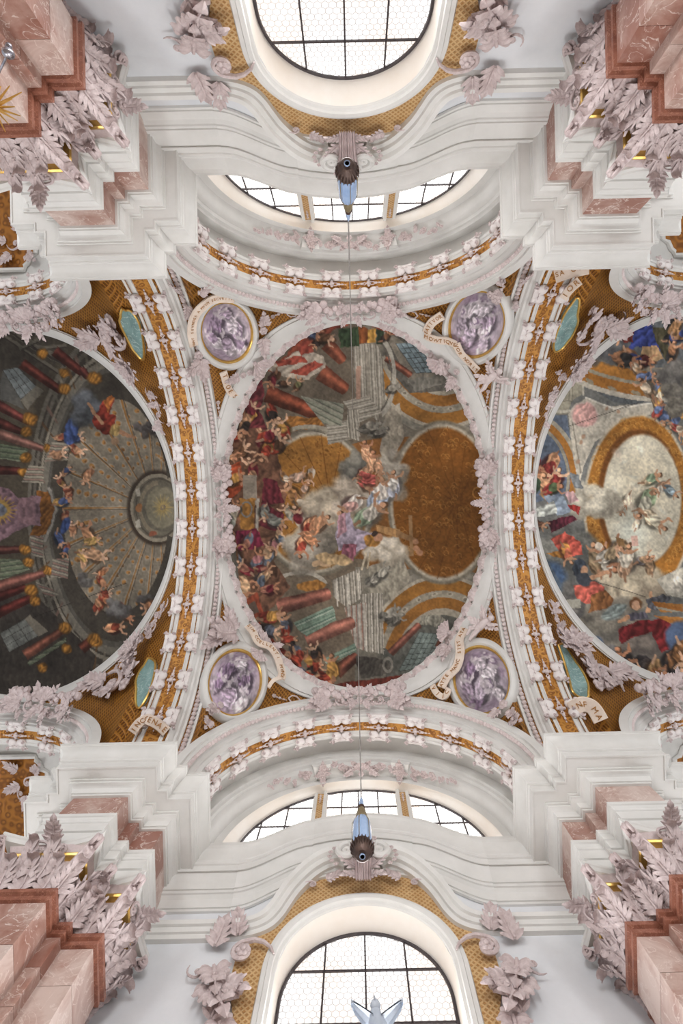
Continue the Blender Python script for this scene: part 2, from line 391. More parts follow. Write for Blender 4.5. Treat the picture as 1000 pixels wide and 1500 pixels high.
    def fig(s, x, y, z, ang, robe, seed=1, skin=(190, 140, 104), robe2=None, hair=(92, 64, 44)):
        """small painted figure: draped body, limbs and head; z is its length"""
        r = random.Random(seed); robe = np.array(robe, float); robe2 = robe * .6 if robe2 is None else np.array(robe2, float)
        c, sn = math.cos(ang), math.sin(ang)
        def at(u, v): return x + z * (u * c - v * sn), y + z * (u * sn + v * c)
        s.ell(*at(-.12, .1), z * .42, z * .27, robe * .42, ang + .2, .8, .3)
        s.ell(*at(-.2, .02), z * .36, z * .22, robe2, ang + r.uniform(-.5, .5), 1, .12, .38, ang + 1.2, 1.1)
        s.ell(*at(.02, .0), z * .3, z * .19, robe, ang + r.uniform(-.4, .4), 1, .12, .36, ang + .7, 1.0)
        s.line([at(-.4, .08), at(-.62, r.uniform(-.1, .2))], z * .11, np.array(skin) * .8, 1, z * .06)
        v = r.choice((-1, 1))
        s.line([at(.16, .1 * v), at(.26, .3 * v), at(.42, .36 * v)], z * .1, skin, 1, z * .06)
        s.line([at(.2, -.08 * v), at(.36, -.22 * v)], z * .09, np.array(skin) * .9, 1, z * .06)
        s.ell(*at(.24, 0), z * .1, z * .1, np.array(skin) * .95, ang, 1, .3)
        hx, hy = at(.38, .02 * v)
        s.ell(hx + .4, hy + .4, z * .11, z * .1, hair, ang, 1, .2)
        s.ell(hx - z * .03, hy, z * .075, z * .085, np.array(skin) * 1.08, ang, 1, .25)
    def crowd(s, pts, size, pal, seed=3):
        r = random.Random(seed)
        for (x, y) in pts:
            s.fig(x + r.uniform(-2, 2), y + r.uniform(-2, 2), size * r.uniform(.8, 1.25), r.uniform(-2.4, 2.4), r.choice(pal), r.randint(0, 9999),
                  skin=r.choice(((190, 140, 104), (176, 120, 86), (204, 160, 126))), robe2=r.choice(pal))
    def lattice(s, quad, nu, nv, glass, bar, bw=.9):
        q = [np.array(p, float) for p in quad]
        s.poly(quad, glass, 1, .1, .3, .4)
        for k in range(nu + 1):
            t = k / nu; s.line([q[0] + (q[1] - q[0]) * t, q[3] + (q[2] - q[3]) * t], bw, bar)
        for k in range(nv + 1):
            t = k / nv; s.line([q[0] + (q[3] - q[0]) * t, q[1] + (q[2] - q[1]) * t], bw, bar)
    def finish(s, gain=1.0, sat=1.0):
        im = s.im * (1 + .2 * (s.n4 - .5) + .16 * (s.n1 - .5) + .14 * (s.n2 - .5) + .3 * (s.n3 - .5))[..., None]
        g = im.mean(axis=2, keepdims=True); im = np.clip((g + (im - g) * sat) * gain, 0, 255) / 255
        s.lin = np.where(im <= .04045, im / 12.92, ((im + .055) / 1.055) ** 2.4)
    def sample(s, px, py):
        u = np.clip((px - s.x0) * s.S, 0, s.w - 1.001); v = np.clip((py - s.y0) * s.S, 0, s.h - 1.001)
        i = v.astype(int); j = u.astype(int); fy = (v - i)[:, None]; fx = (u - j)[:, None]; I = s.lin
        return (I[i, j] * (1 - fx) + I[i, j + 1] * fx) * (1 - fy) + (I[i + 1, j] * (1 - fx) + I[i + 1, j + 1] * fx) * fy
def paint_mesh(name, P, faces, cv, parent, mat=None, uv=None):
    P = np.asarray(P, float); me = bpy.data.meshes.new(name)
    me.from_pydata(P.tolist(), [], faces); me.materials.append(mat or PAINT)
    if uv is None: px, py = project(P[:, 0], P[:, 1], P[:, 2])
    else: px, py = uv
    c = np.ones((len(P), 4)); c[:, :3] = cv.sample(px, py)
    at = me.attributes.new('paint', 'FLOAT_COLOR', 'POINT'); at.data.foreach_set('color', c.ravel().astype(np.float32))
    me.shade_smooth(); me.update()
    return link(name, me, None, parent)
# ------------------------------------------------------------------ fresco of the middle bay
def T(ox, oy, k): return lambda *p: [(ox + k * a, oy + k * b) for a, b in p]
A1 = T(320, 460, .4); A2 = T(320, 730, .4)
GREY = [(150, 143, 128), (126, 119, 106), (164, 156, 141), (136, 128, 114), (108, 102, 90)]
c = cvC = Canvas(305, 440, 735, 1035, (132, 84, 38), 11, warp=1.3)
R1 = lambda f, pts, *a, **k: f(pts, *a, **k)
# architecture grounds
c.poly([(300, 440), (520, 440), (560, 640), (300, 700)], (104, 92, 76))
c.poly([(300, 800), (540, 820), (540, 1040), (300, 1040)], (112, 98, 80))
c.poly([(520, 440), (730, 440), (730, 640), (560, 640)], (116, 108, 94))
c.poly([(520, 830), (730, 840), (730, 1040), (520, 1040)], (118, 112, 98))
# right-hand window vaults
c.ell(640, 545, 95, 82, (92, 88, 78)); c.ell(640, 930, 95, 85, (86, 86, 78))
for cy, s in ((470, 1), (1000, -1)):
    for rx, ry, t, col in ((130, 168, 8, (134, 128, 114)), (122, 158, 4, (168, 158, 138)), (118, 153, 17, (150, 98, 36)), (101, 135, 9, (142, 134, 116)), (92, 125, 15, (146, 94, 36)), (76, 109, 7, (150, 142, 124))):
        c.ring(648, cy, rx, ry, t, col, *((.15, 2.6) if s > 0 else (-2.6, -.15)))
    for k in range(9):
        a = s * (.5 + k * .24); c.ell(648 + 97 * math.cos(a), cy + 130 * math.sin(a), 6, 3.5, (172, 162, 142), a + 1.57, 1, .3); c.ell(648 + 97 * math.cos(a), cy + 130 * math.sin(a), 3, 2, (118, 108, 92), a + 1.57)
c.poly(A1((600, 90), (640, 60), (880, 220), (850, 280), (700, 290), (620, 200)), (86, 82, 74), 1, .12)
c.poly(A1((600, 60), (660, 90), (820, 230), (700, 250)), (118, 110, 96), 1, .1)
c.lattice(A1((648, 108), (742, 102), (815, 212), (722, 216)), 5, 6, (118, 136, 142), (58, 62, 60), .8)
c.column(*A1((612, 160), (700, 222)), 5, 5, (150, 84, 62)); c.column(*A1((790, 160), (835, 225)), 4, 4, (128, 74, 56))
c.poly(A1((690, 240), (860, 215), (880, 240), (720, 285)), (112, 108, 98), 1, .15)
c.poly(A2((640, 560), (740, 450), (850, 450), (870, 520), (760, 660), (600, 690)), (88, 88, 80), 1, .12)
c.lattice(A2((735, 490), (822, 498), (770, 615), (660, 632)), 5, 7, (112, 124, 118), (52, 58, 54), .8)
c.column(*A2((628, 568), (733, 464)), 6, 5, (140, 82, 66)); c.column(*A2((800, 545), (835, 480)), 4, 4, (122, 70, 54))
c.poly(A2((740, 430), (800, 425), (830, 445), (800, 470), (740, 462)), (128, 124, 110), 1, .3, .2, 1.4)
# domes
for cx, cy, rx, ry, g in ((648, 736, 74, 112, (128, 76, 24)), (462, 736, 80, 100, (158, 104, 40))):
    c.ell(cx, cy, rx + 8, ry + 10, (118, 110, 94), 0, 1, .03); c.ell(cx, cy, rx + 4, ry + 5, (168, 158, 138), 0, 1, .03); c.ell(cx, cy, rx, ry, g, 0, 1, .04)
    for k in range(16):
        a = 2 * PI * k / 16 + .1; c.line([(cx + 20 + 6 * math.cos(a), cy + 6 * math.sin(a)), (cx + rx * math.cos(a), cy + ry * math.sin(a))], 1.2, (104, 58, 16), .7)
    r = random.Random(4)
    for k in range(150):
        a = r.uniform(0, 2 * PI); q = math.sqrt(r.random()) * .95; x, y = cx + rx * q * math.cos(a), cy + ry * q * math.sin(a)
        c.ring(x, y, 4, 4, 1.2, (184, 126, 52), -PI, r.uniform(0, 3), .55); c.ell(x + 2, y + 2, 2.2, 1.4, (96, 54, 16), r.random() * 3, .5)
c.ell(690, 740, 30, 60, (98, 56, 16), 0, .35, .8); c.ring(700, 722, 9, 9, 2, (170, 112, 44))
c.poly([(566, 600), (585, 590), (592, 640), (566, 690), (556, 660)], (150, 140, 122), 1, .12); c.poly([(540, 830), (590, 812), (600, 850), (570, 880), (540, 870)], (150, 142, 124), 1, .14)
# painted entablatures (zigzag blocks)
S_ = [1.8, 1.5, 2.2, 1.2, 1.6]
c.stripes(A1((490, 110), (580, 110), (600, 160), (610, 300), (580, 390), (500, 330)), (.05, 1), GREY, S_)
c.ring(*A1((560, 230))[0], 36, 66, 5, (154, 148, 134), -1.3, 1.3); c.ring(*A1((560, 230))[0], 30, 58, 2, (96, 90, 80), -1.3, 1.3)
c.stripes(A1((455, 320), (545, 300), (600, 360), (510, 400)), (1, -.25), GREY, S_)
c.stripes(A1((395, 405), (505, 380), (520, 450), (400, 478)), (1, -.12), GREY, S_)
c.stripes(A1((470, 350), (515, 350), (515, 465), (470, 450)), (.1, 1), [(176, 168, 150)] + GREY[1:], S_)
c.poly(A1((503, 190), (520, 190), (520, 310), (503, 312)), (158, 122, 102)); c.poly(A1((540, 140), (552, 140), (556, 300), (545, 310)), (132, 124, 110))
c.stripes(A2((415, 300), (520, 255), (530, 360), (470, 400), (420, 360)), (.08, 1), [(188, 180, 164)] + GREY[1:], S_)
c.stripes(A2((520, 350), (600, 345), (605, 570), (540, 560), (520, 420)), (.02, 1), [(196, 188, 172)] + GREY[1:], S_)
c.stripes(A2((460, 400), (540, 380), (540, 560), (500, 545)), (.05, 1), [(172, 164, 150), (128, 118, 106), (150, 100, 84), (160, 150, 136)], [2.4, 1.6, 1.4, 2])
for p in ((430, 300), (470, 290), (510, 275)): c.line(A2(p, (p[0] + 6, p[1] + 95)), 1.4, (206, 198, 182))
# columns, draperies, flags
for p0, p1, r0, r1, col in ((A1((175, 290))[0], A1((372, 368))[0], 13, 10, (142, 68, 44)), (A1((372, 212))[0], A1((462, 275))[0], 13, 9, (150, 78, 52)), (A1((395, 108))[0], A1((452, 168))[0], 11, 8, (146, 76, 52)),
                            (A2((215, 400))[0], A2((400, 350))[0], 12, 9, (164, 98, 80)), (A2((320, 520))[0], A2((488, 455))[0], 12, 9, (160, 98, 80)), (A2((430, 640))[0], A2((500, 580))[0], 10, 8, (150, 82, 62))):
    c.column(p0, p1, r0, r1, col)
for q in (((275, 455), (415, 392), (425, 410), (290, 480)), ((290, 480), (425, 410), (430, 445), (322, 505)), ((380, 590), (500, 530), (505, 560), (400, 610))):
    c.stripes(A2(*q), (2.2, -1), [(120, 142, 122), (84, 110, 94), (146, 160, 142), (100, 124, 106)], [3, 2, 2.5, 2])
c.stripes(A1((300, 300), (460, 330), (450, 410), (380, 400)), (1, .5), [(126, 128, 110), (96, 98, 84), (140, 138, 120)], [3, 2, 3], )
c.poly(A1((240, 375), (360, 380), (390, 410), (270, 430)), (150, 96, 40), 1, .25, 1, 1.3); c.ring(*A1((330, 560))[0], 70, 62, 6, (148, 140, 122), -2.9, -1.1); c.ring(*A1((330, 560))[0], 62, 54, 2, (100, 92, 80), -2.9, -1.1)
c.ring(*A2((300, 330))[0], 42, 26, 5, (170, 162, 146), 3.0, -.2); c.ell(*A2((340, 320))[0], 24, 8, (160, 106, 44), -.1, 1, .1, .2)
c.poly(A1((440, 55), (512, 50), (512, 118), (446, 125)), (56, 74, 48), 1, .3, 0, .8); c.poly(A1((512, 50), (545, 50), (545, 105), (512, 112)), (120, 64, 30), 1, .3)
c.poly(A1((545, 55), (580, 55), (572, 102), (545, 106)), (168, 122, 50), 1, .3); c.poly(A1((580, 50), (602, 60), (600, 110), (575, 105)), (44, 56, 40), 1, .3)
c.poly(A1((170, 205), (250, 150), (300, 60), (420, 20), (480, 40), (420, 60), (300, 170), (200, 215)), (140, 64, 44), 1, .35, .9, .7)
c.poly(A1((180, 200), (300, 130), (380, 150), (390, 195), (330, 240), (210, 225)), (168, 154, 136), 1, .22, 1.0, .6)
for q in (((205, 175), (300, 150), (330, 175), (220, 195)), ((260, 215), (350, 170), (385, 185), (320, 225)), ((290, 110), (330, 95), (350, 140), (300, 150))): c.poly(A1(*q), (158, 66, 50), 1, .25, .8, .7)
c.poly(A1((600, 30), (700, 60), (720, 90), (640, 75), (560, 45)), (128, 52, 38), 1, .3)
# perimeter crowd
RED, CRIM, OCH, BLU, BRN, DK, ROSE, OLV = (150, 56, 38), (112, 36, 44), (164, 118, 54), (70, 84, 112), (92, 62, 42), (50, 40, 36), (150, 96, 96), (96, 94, 60)
c.poly([(320, 620), (352, 585), (400, 640), (420, 720), (400, 820), (425, 860), (390, 900), (345, 880), (318, 760)], (104, 70, 52), 1, .3, .6, .5)
c.poly(A1((110, 250), (160, 240), (170, 300), (130, 390), (90, 330)), (112, 44, 50), 1, .4, 1.1, .8); c.poly(A1((80, 330), (150, 350), (180, 420), (110, 420)), (92, 36, 40), 1, .4, .6, .9)
c.poly(A1((20, 560), (80, 540), (90, 640), (40, 690)), (160, 66, 36), 1, .35, 1.2, .8)
c.crowd(A1((200, 240), (240, 250), (290, 260), (360, 110), (390, 90), (610, 75), (350, 70)), 26, [DK, BRN, BLU, OLV, CRIM], 5)
c.crowd(A1((120, 350), (200, 370), (230, 410), (100, 410), (150, 450), (220, 480), (170, 500), (60, 450), (80, 500), (110, 560), (60, 600), (40, 520), (120, 600), (190, 440)), 34, [CRIM, BRN, DK, (176, 128, 92), OCH, RED], 6)
c.crowd(A1((250, 600), (300, 590), (320, 640), (270, 660), (340, 600), (300, 690)), 30, [(196, 180, 158), (170, 140, 120), (150, 104, 60)], 8)
c.poly(A1((90, 590), (140, 590), (140, 700), (90, 700)), (140, 128, 112)); c.poly(A2((75, 0), (135, 0), (130, 115), (80, 110)), (154, 104, 44), 1, .2); c.ring(*A2((102, 40))[0], 9, 12, 2, (120, 116, 108)); c.poly(A2((140, 0), (150, 0), (145, 120), (135, 118)), (158, 150, 136))
c.poly(A1((165, 600), (215, 610), (240, 690), (160, 700)), (96, 34, 42), 1, .35); c.poly(A2((160, 10), (240, 60), (230, 130), (150, 100)), (98, 34, 42), 1, .35, .3, .7); c.poly(A2((60, 120), (140, 110), (170, 170), (70, 200)), (104, 30, 50), 1, .4, .2, .8)
c.crowd(A2((170, 60), (210, 90), (250, 50), (290, 70), (60, 40), (40, 90)), 34, [(120, 122, 112), (150, 140, 120), CRIM, (100, 96, 90)], 9)
c.crowd(A2((180, 200), (210, 170), (140, 220), (230, 150), (110, 170), (60, 210), (90, 250), (170, 260), (150, 300), (190, 330), (100, 330), (60, 320)), 34, [CRIM, (84, 92, 104), (150, 96, 78), (176, 140, 104), BRN, ROSE], 10)
c.poly(A2((20, 60), (45, 60), (95, 440), (60, 420)), (92, 88, 78), 1, .1, 0, 1.5)
c.poly(A2((75, 390), (140, 345), (165, 420), (110, 450)), (140, 62, 40), 1, .15); c.poly(A2((92, 400), (132, 375), (148, 415), (112, 432)), (96, 78, 66))
c.poly(A2((105, 465), (150, 450), (260, 600), (430, 690), (330, 690), (180, 600)), (124, 48, 30), 1, .3, .9, .5)
c.crowd(A2((200, 430), (240, 460), (190, 480), (260, 520), (230, 560), (290, 560), (330, 590), (280, 610), (350, 560), (360, 620), (420, 620), (400, 660), (330, 650), (250, 610)), 34, [RED, (120, 44, 32), BRN, (80, 84, 96), OCH, DK], 11)
c.poly([(430, 1012), (500, 1000), (620, 985), (660, 960), (690, 950), (640, 1010), (520, 1025)], (110, 44, 32), 1, .25)
c.poly(A2((500, 575), (620, 590), (640, 640), (520, 660)), (84, 78, 70), 1, .2, .4, 1.2); c.ring(*A2((620, 610))[0], 8, 12, 3, (136, 130, 118))
# glory of clouds and figures
c.cloud(*A2((350, 170))[0], 42, 52, (178, 168, 150), (112, 104, 92), 20, 2); c.cloud(*A2((420, 60))[0], 52, 40, (186, 172, 148), (120, 110, 96), 18, 3)
c.cloud(*A1((480, 560))[0], 24, 30, (128, 124, 112), (84, 82, 76), 12, 4); c.cloud(*A1((640, 580))[0], 26, 36, (176, 168, 152), (122, 112, 98), 12, 5); c.cloud(*A1((500, 670))[0], 50, 34, (190, 176, 156), (130, 116, 100), 16, 6)
c.cloud(*A2((610, 180))[0], 40, 26, (206, 196, 178), (150, 138, 118), 16, 7)
LIN, MAUV, PKS = (204, 194, 182), (156, 134, 150), (196, 150, 140)
c.crowd(A1((540, 500), (560, 540), (590, 560), (520, 590), (540, 630), (560, 600)), 30, [(200, 150, 112), (190, 140, 104), (196, 90, 80)], 12)
c.fig(*A1((600, 650))[0], 62, -.9, LIN, 5, robe2=(150, 160, 178)); c.fig(*A1((640, 620))[0], 40, -1.6, (206, 200, 190), 6, robe2=(176, 178, 190))
c.fig(*A2((560, 50))[0], 56, -.5, (212, 202, 186), 7, robe2=(140, 158, 128)); c.fig(*A2((480, 30))[0], 44, 2.6, PKS, 8, robe2=LIN)
c.poly(A2((445, 60), (480, 50), (500, 110), (570, 130), (560, 170), (500, 200), (440, 190), (428, 130)), (176, 160, 178), 1, .22, 1.0, .6); c.poly(A2((440, 60), (465, 55), (470, 120), (435, 150)), (190, 140, 150), 1, .25)
c.poly(A2((455, 170), (510, 165), (495, 230), (450, 215)), (160, 92, 108), 1, .3); c.line(A2((400, 240), (350, 240)), 8, (196, 160, 120)); c.ell(*A2((420, 222))[0], 30, 9, (190, 158, 112), .1, 1, .15, .2)
c.ell(*A2((560, 155))[0], 13, 10, (168, 116, 50), .3, 1, .15, .3); c.ell(*A2((585, 142))[0], 6, 6, (196, 140, 104), 0); c.ell(*A2((572, 128))[0], 4, 5, (70, 54, 46), 0)
c.poly(A2((575, 95), (665, 115), (655, 145), (580, 120)), (176, 130, 78), 1, .12); c.poly(A2((695, 62), (708, 62), (715, 210), (700, 212)), (150, 112, 70)); c.poly(A2((650, 115), (730, 150), (725, 165), (650, 140)), (142, 104, 64))
for p in ((720, 160), (725, 185), (735, 200)): c.ell(*A2(p)[0], 6, 5, (186, 130, 92), .4, 1, .3)
c.crowd(A2((330, 110), (310, 180), (365, 90), (340, 150)), 34, [(190, 128, 88), (150, 60, 44), (196, 140, 100)], 14)
for p, z in (((575, 290), 34), ((600, 270), 30), ((630, 420), 36), ((650, 440), 28)): c.fig(*A2(p)[0], z, -.6, (158, 152, 138), 20 + z, skin=(150, 144, 130), hair=(110, 104, 94))
for p, z in (((560, 410), 36), ((590, 430), 30), ((640, 270), 26)): c.fig(*A1(p)[0], z, -.3, (124, 118, 106), 40 + z, skin=(134, 128, 116), hair=(96, 90, 80))
c.line(A2((540, 200), (525, 260)), 3, (196, 180, 150)); c.line(A2((555, 200), (545, 255)), 2.4, (180, 160, 128))
c.finish(.98, .82)

# ------------------------------------------------------------------ fresco of the left-hand bay
c = cvL = Canvas(-150, 430, 285, 1055, (70, 62, 50), 12, warp=1.3)
L4 = T(0, 440, .2); L5 = T(0, 720, .22); L3 = T(110, 440, .2); L6 = T(110, 720, .22)
LX, LY = 230, 744
c.ell(185, 742, 105, 205, (116, 106, 90), 0, 1, .06)
for k in range(44):        # coffered dome: ribs and gilt coffers converging on the lantern
    a = 2 * PI * k / 44
    for q in range(1, 12):
        f = .24 + .072 * q; x = LX + (f * 150) * math.cos(a) * (1.15 if math.cos(a) < 0 else .5) ; y = LY + f * 245 * math.sin(a)
        s = 1.6 + 4.6 * f
        if x > 60: c.ell(x, y, s * 1.5, s * 1.2, (142, 132, 114), math.atan2(y - LY, x - LX), .7, .25); c.ell(x, y, s * 1.05, s * .8, (160, 108, 50) if k % 4 else (124, 82, 36), math.atan2(y - LY, x - LX), .95, .3); c.ell(x + s * .3, y + s * .3, s * .5, s * .4, (92, 58, 26), 0, .7, .4)
    if k % 4 == 0 or k % 4 == 2:
        e = (LX + 150 * 1.15 * math.cos(a) * (1 if math.cos(a) < 0 else .5), LY + 240 * math.sin(a)); st = (LX + 40 * math.cos(a), LY + 50 * math.sin(a))
        c.line([st, e], 2.5, (138, 129, 112), 1, 8); c.line([st, e], 1.2, (140, 92, 38), .9, 4.5); c.line([(st[0] + 2, st[1] + 2), (e[0] + 5, e[1] + 3)], 1, (66, 58, 48), .8, 2)
c.ell(LX, LY, 46, 58, (58, 46, 36), 0, 1, .08); c.ell(LX + 1, LY, 40, 50, (92, 86, 72), 0, 1, .05); c.ring(LX + 1, LY, 40, 50, 4, (126, 116, 98)); c.ring(LX + 2, LY, 34, 44, 2, (74, 66, 56)); c.ring(LX + 3, LY, 30, 40, 5, (116, 104, 84), 1.6, -1.6)
c.ell(LX + 7, LY - 1, 25, 32, (120, 112, 90), 0, 1, .1); c.ell(LX + 8, LY - 1, 13, 16, (158, 130, 66), 0, .9, .8); c.ell(LX + 8, LY - 1, 4, 5, (70, 66, 86), .5, 1, .3)
for k in range(14): c.line([(LX + 8, LY - 1), (LX + 8 + 15 * math.cos(k * .449), LY - 1 + 19 * math.sin(k * .449))], .8, (176, 146, 76), .6)
for yy in (LY - 26, LY + 20): c.poly([(LX - 32, yy), (LX - 26, yy - 4), (LX - 24, yy + 8), (LX - 30, yy + 10)], (158, 150, 134)); 
c.ell(LX - 26, LY, 5, 7, (130, 84, 48)); c.ell(LX - 5, LY + 38, 7, 4, (128, 70, 48))
# dark outer architecture
c.ring(170, 742, 130, 262, 52, (62, 56, 48), .5, -.5); c.ring(172, 742, 112, 218, 9, (104, 98, 86), .6, -.6); c.ring(172, 742, 103, 206, 4, (78, 74, 66), .6, -.6); c.ring(172, 742, 124, 246, 4, (88, 82, 72), .4, -.4)
for k in range(46):
    a = .62 + (2 * PI - 1.24) * k / 45; x, y = 172 + 108 * math.cos(a), 742 + 212 * math.sin(a); x2, y2 = 172 + 128 * math.cos(a), 742 + 256 * math.sin(a)
    c.line([(x, y), (x2, y2)], 2.5, ((112, 84, 72), (96, 90, 78), (120, 112, 96), (84, 58, 34))[k % 4], .8, 5)
c.ring(172, 742, 116, 228, 3, (126, 118, 102), .6, -.6); c.ring(172, 742, 132, 262, 5, (98, 92, 80), .5, -.5)
c.poly([(-150, 430), (60, 430), (130, 470), (60, 560), (-150, 700)], (60, 54, 46), 1, .1); c.poly([(-150, 800), (60, 880), (140, 960), (120, 1055), (-150, 1055)], (56, 50, 44), 1, .1)
for (a, b), (d, e), w in (((0, 180), (470, 460), 10), ((0, 240), (420, 520), 5), ((160, 350), (280, 290), 6), ((480, 330), (330, 350), 5)): c.line(L4((a, b), (d, e)), w, (92, 86, 74)); c.line(L4((a, b + 14), (d, e + 14)), w * .4, (52, 46, 40))
c.lattice(L4((20, 510), (130, 490), (265, 630), (150, 725)), 3, 3, (98, 104, 104), (48, 46, 42), .8); c.poly(L4((265, 625), (320, 660), (200, 800), (150, 730)), (98, 92, 80)); c.poly(L4((0, 600), (20, 515), (150, 728), (180, 800), (0, 720)), (86, 90, 90), .5)
c.lattice(L5((0, 945), (165, 850), (255, 960), (60, 1070)), 3, 3, (108, 110, 104), (50, 48, 44), .8); c.poly(L5((165, 850), (200, 820), (320, 930), (255, 965)), (112, 104, 90))
for p0, p1, r0, r1, col in ((L4((160, 460))[0], L4((440, 660))[0], 8, 5.5, (108, 48, 38)), (L4((400, 370))[0], L4((600, 530))[0], 8, 6, (96, 42, 34)), (L4((-60, 740))[0], L4((210, 890))[0], 8, 5, (98, 46, 40)), (L4((-40, 880))[0], L4((150, 960))[0], 8, 5, (84, 38, 32)), (L4((-60, 960))[0], L4((310, 1085))[0], 8, 5, (148, 98, 84)),
                            (L4((-40, 1240))[0], L4((140, 1250))[0], 7, 6, (82, 36, 30)), (L5((-60, 395))[0], L5((130, 385))[0], 7, 5, (100, 54, 46)), (L5((-80, 660))[0], L5((290, 545))[0], 11, 5, (130, 78, 66)), (L5((-60, 720))[0], L5((165, 640))[0], 8, 5, (86, 34, 28)), (L5((-60, 830))[0], L5((200, 710))[0], 8, 6, (88, 34, 28)),
                            (L5((165, 1090))[0], L5((425, 920))[0], 8, 5.5, (128, 72, 54)), (L3((250, 360))[0], L3((440, 590))[0], 9, 6, (98, 46, 38)), (L3((40, 500))[0], L3((90, 560))[0], 6, 5, (96, 44, 38)), (L6((300, 1180))[0], L6((410, 990))[0], 9, 7, (106, 46, 36)), (L6((40, 1050))[0], L6((120, 985))[0], 8, 7, (110, 52, 38))):
    c.column(p0, p1, r0, r1, col)
for q in (((0, 1050), (210, 1090), (150, 1180), (0, 1160)),): c.stripes(L4(*q), (1, .12), [(92, 104, 78), (70, 78, 62), (110, 116, 92)], [3, 2.4, 2])
for q in (((0, 450), (130, 450), (200, 520), (0, 590)), ((180, 1140), (440, 970), (440, 1000), (200, 1160))): c.stripes(L5(*q), (1, -.15), [(94, 104, 80), (72, 80, 64), (112, 116, 94)], [3, 2.4, 2])
GC = (150, 98, 32)
for p, r in ((L4((470, 650)), 11), (L4((470, 530)), 9), (L4((220, 870)), 13), (L4((190, 960)), 10), (L4((350, 1085)), 8), (L4((190, 1150)), 10), (L4((170, 1260)), 9), (L4((310, 390)), 10), (L5((170, 385)), 10), (L5((190, 470)), 10), (L5((320, 525)), 9), (L5((210, 660)), 12), (L5((230, 730)), 10), (L5((430, 910)), 12), (L5((440, 1050)), 9), (L5((280, 1170)), 9),
             (L3((140, 570)), 13), (L3((460, 600)), 10), (L6((130, 990)), 13), (L6((430, 970)), 9)):
    c.ell(*p[0], r, r * .9, (96, 60, 18), .4, .9, .3); c.ell(*p[0], r * .9, r * .75, GC, .4, .95, .4, .45, .6, 1.6)
for q in (((380, 1040), (500, 1035), (500, 1170), (330, 1180)), ((210, 1210), (320, 1220), (320, 1340), (160, 1330))): c.stripes(L4(*q), (1, .05), [(140, 132, 114), (104, 98, 84), (134, 104, 92), (92, 86, 74)], [2.4, 1.6, 2, 1.6])
for q in (((200, 300), (290, 300), (285, 440), (215, 430)), ((350, 450), (460, 440), (450, 580), (340, 570)), ((240, 600), (330, 640), (400, 690), (300, 700))): c.stripes(L5(*q), (1, .3), [(136, 128, 112), (100, 94, 82), (128, 96, 86), (90, 84, 74)], [2.4, 1.6, 2, 1.6])
c.poly(L5((240, 0), (320, 0), (365, 115), (300, 290), (190, 300), (250, 200)), (116, 70, 26), 1, .3, .8, 1.0); c.line(L5((330, -20), (375, 120), (300, 330)), 4, (128, 122, 112)); c.line(L5((345, -20), (388, 122), (315, 330)), 1.5, (82, 78, 72))
c.poly(L5((-150, -60), (60, -20), (120, 40), (270, 30), (270, 225), (170, 230), (60, 300), (-150, 420)), (112, 84, 92), 1, .25, .4, .4); c.poly(L5((120, 45), (235, 40), (240, 220), (120, 210)), (124, 92, 98), 1, .12)
for k in range(22):
    a = 2 * PI * k / 22; c.line([(-2, 747), (-2 + 27 * math.cos(a), 747 + 22 * math.sin(a))], 2.6, (168, 128, 52), 1, 1)
c.ell(-2, 747, 19, 16, (160, 124, 56), 0, 1, .2); c.ell(-2, 747, 13, 10, (100, 104, 116), .3, 1, .2, .35, .5, 1.2)
FL = [(140, 92, 62), (166, 118, 84), (128, 66, 46), (150, 112, 56), (58, 72, 112), (112, 60, 44)]
c.crowd([(88, 665), (98, 690), (86, 705), (100, 720), (92, 735), (98, 760), (86, 790), (96, 805), (90, 640), (112, 640), (115, 660), (126, 700), (104, 775)], 25, FL, 21)
c.ell(104, 632, 11, 22, (52, 70, 120), .2, 1, .1, .35); c.ell(96, 770, 7, 14, (48, 66, 116), .4, 1, .2, .3)
c.cloud(130, 600, 30, 26, (98, 102, 108), (58, 60, 62), 12, 3); c.cloud(220, 628, 45, 10, (84, 78, 76), (46, 40, 38), 16, 5)
c.poly(L3((120, 890), (200, 740), (270, 700), (290, 740), (250, 830), (300, 850), (290, 990), (200, 980)), (118, 38, 26), 1, .4, 1.0, .7); c.poly(L3((200, 740), (260, 700), (290, 720), (240, 820)), (150, 82, 34), 1, .3)
c.ell(*L3((295, 1030))[0], 6.5, 7, (146, 112, 82), 0, 1, .3); c.line(L3((320, 960), (380, 985), (430, 1010)), 6, (150, 106, 76), 1, 4); c.line(L3((200, 900), (140, 830), (100, 760)), 6, (156, 112, 80), 1, 4); c.ell(*L3((290, 950))[0], 8, 10, (150, 122, 68), .4, 1, .2, .3)
c.crowd(L6((70, 270), (120, 330), (90, 400), (60, 450), (140, 430)), 30, [(168, 132, 70), (176, 132, 96), (150, 104, 70)], 23)
c.crowd(L6((170, 540), (190, 600), (200, 670), (160, 730), (210, 740), (320, 790), (350, 840), (280, 900)), 27, [(164, 100, 62), (120, 50, 34), (176, 120, 82)], 24)
c.cloud(175, 890, 26, 16, (112, 110, 108), (66, 62, 60), 12, 7); c.cloud(228, 880, 40, 14, (92, 88, 86), (52, 48, 46), 16, 8); c.cloud(125, 850, 12, 20, (112, 108, 104), (70, 66, 62), 8, 9)
c.fig(*L6((490, 760))[0], 30, 2.9, (150, 100, 66), 5)
c.line(L6((30, 720), (340, 610)), .9, (44, 38, 34)); c.line(L5((220, 840), (480, 742)), .9, (40, 34, 30))
c.crowd([(-30, 560), (-60, 640), (-40, 860), (-70, 900), (-100, 760)], 36, FL, 29)
c.finish(1.0, .8)

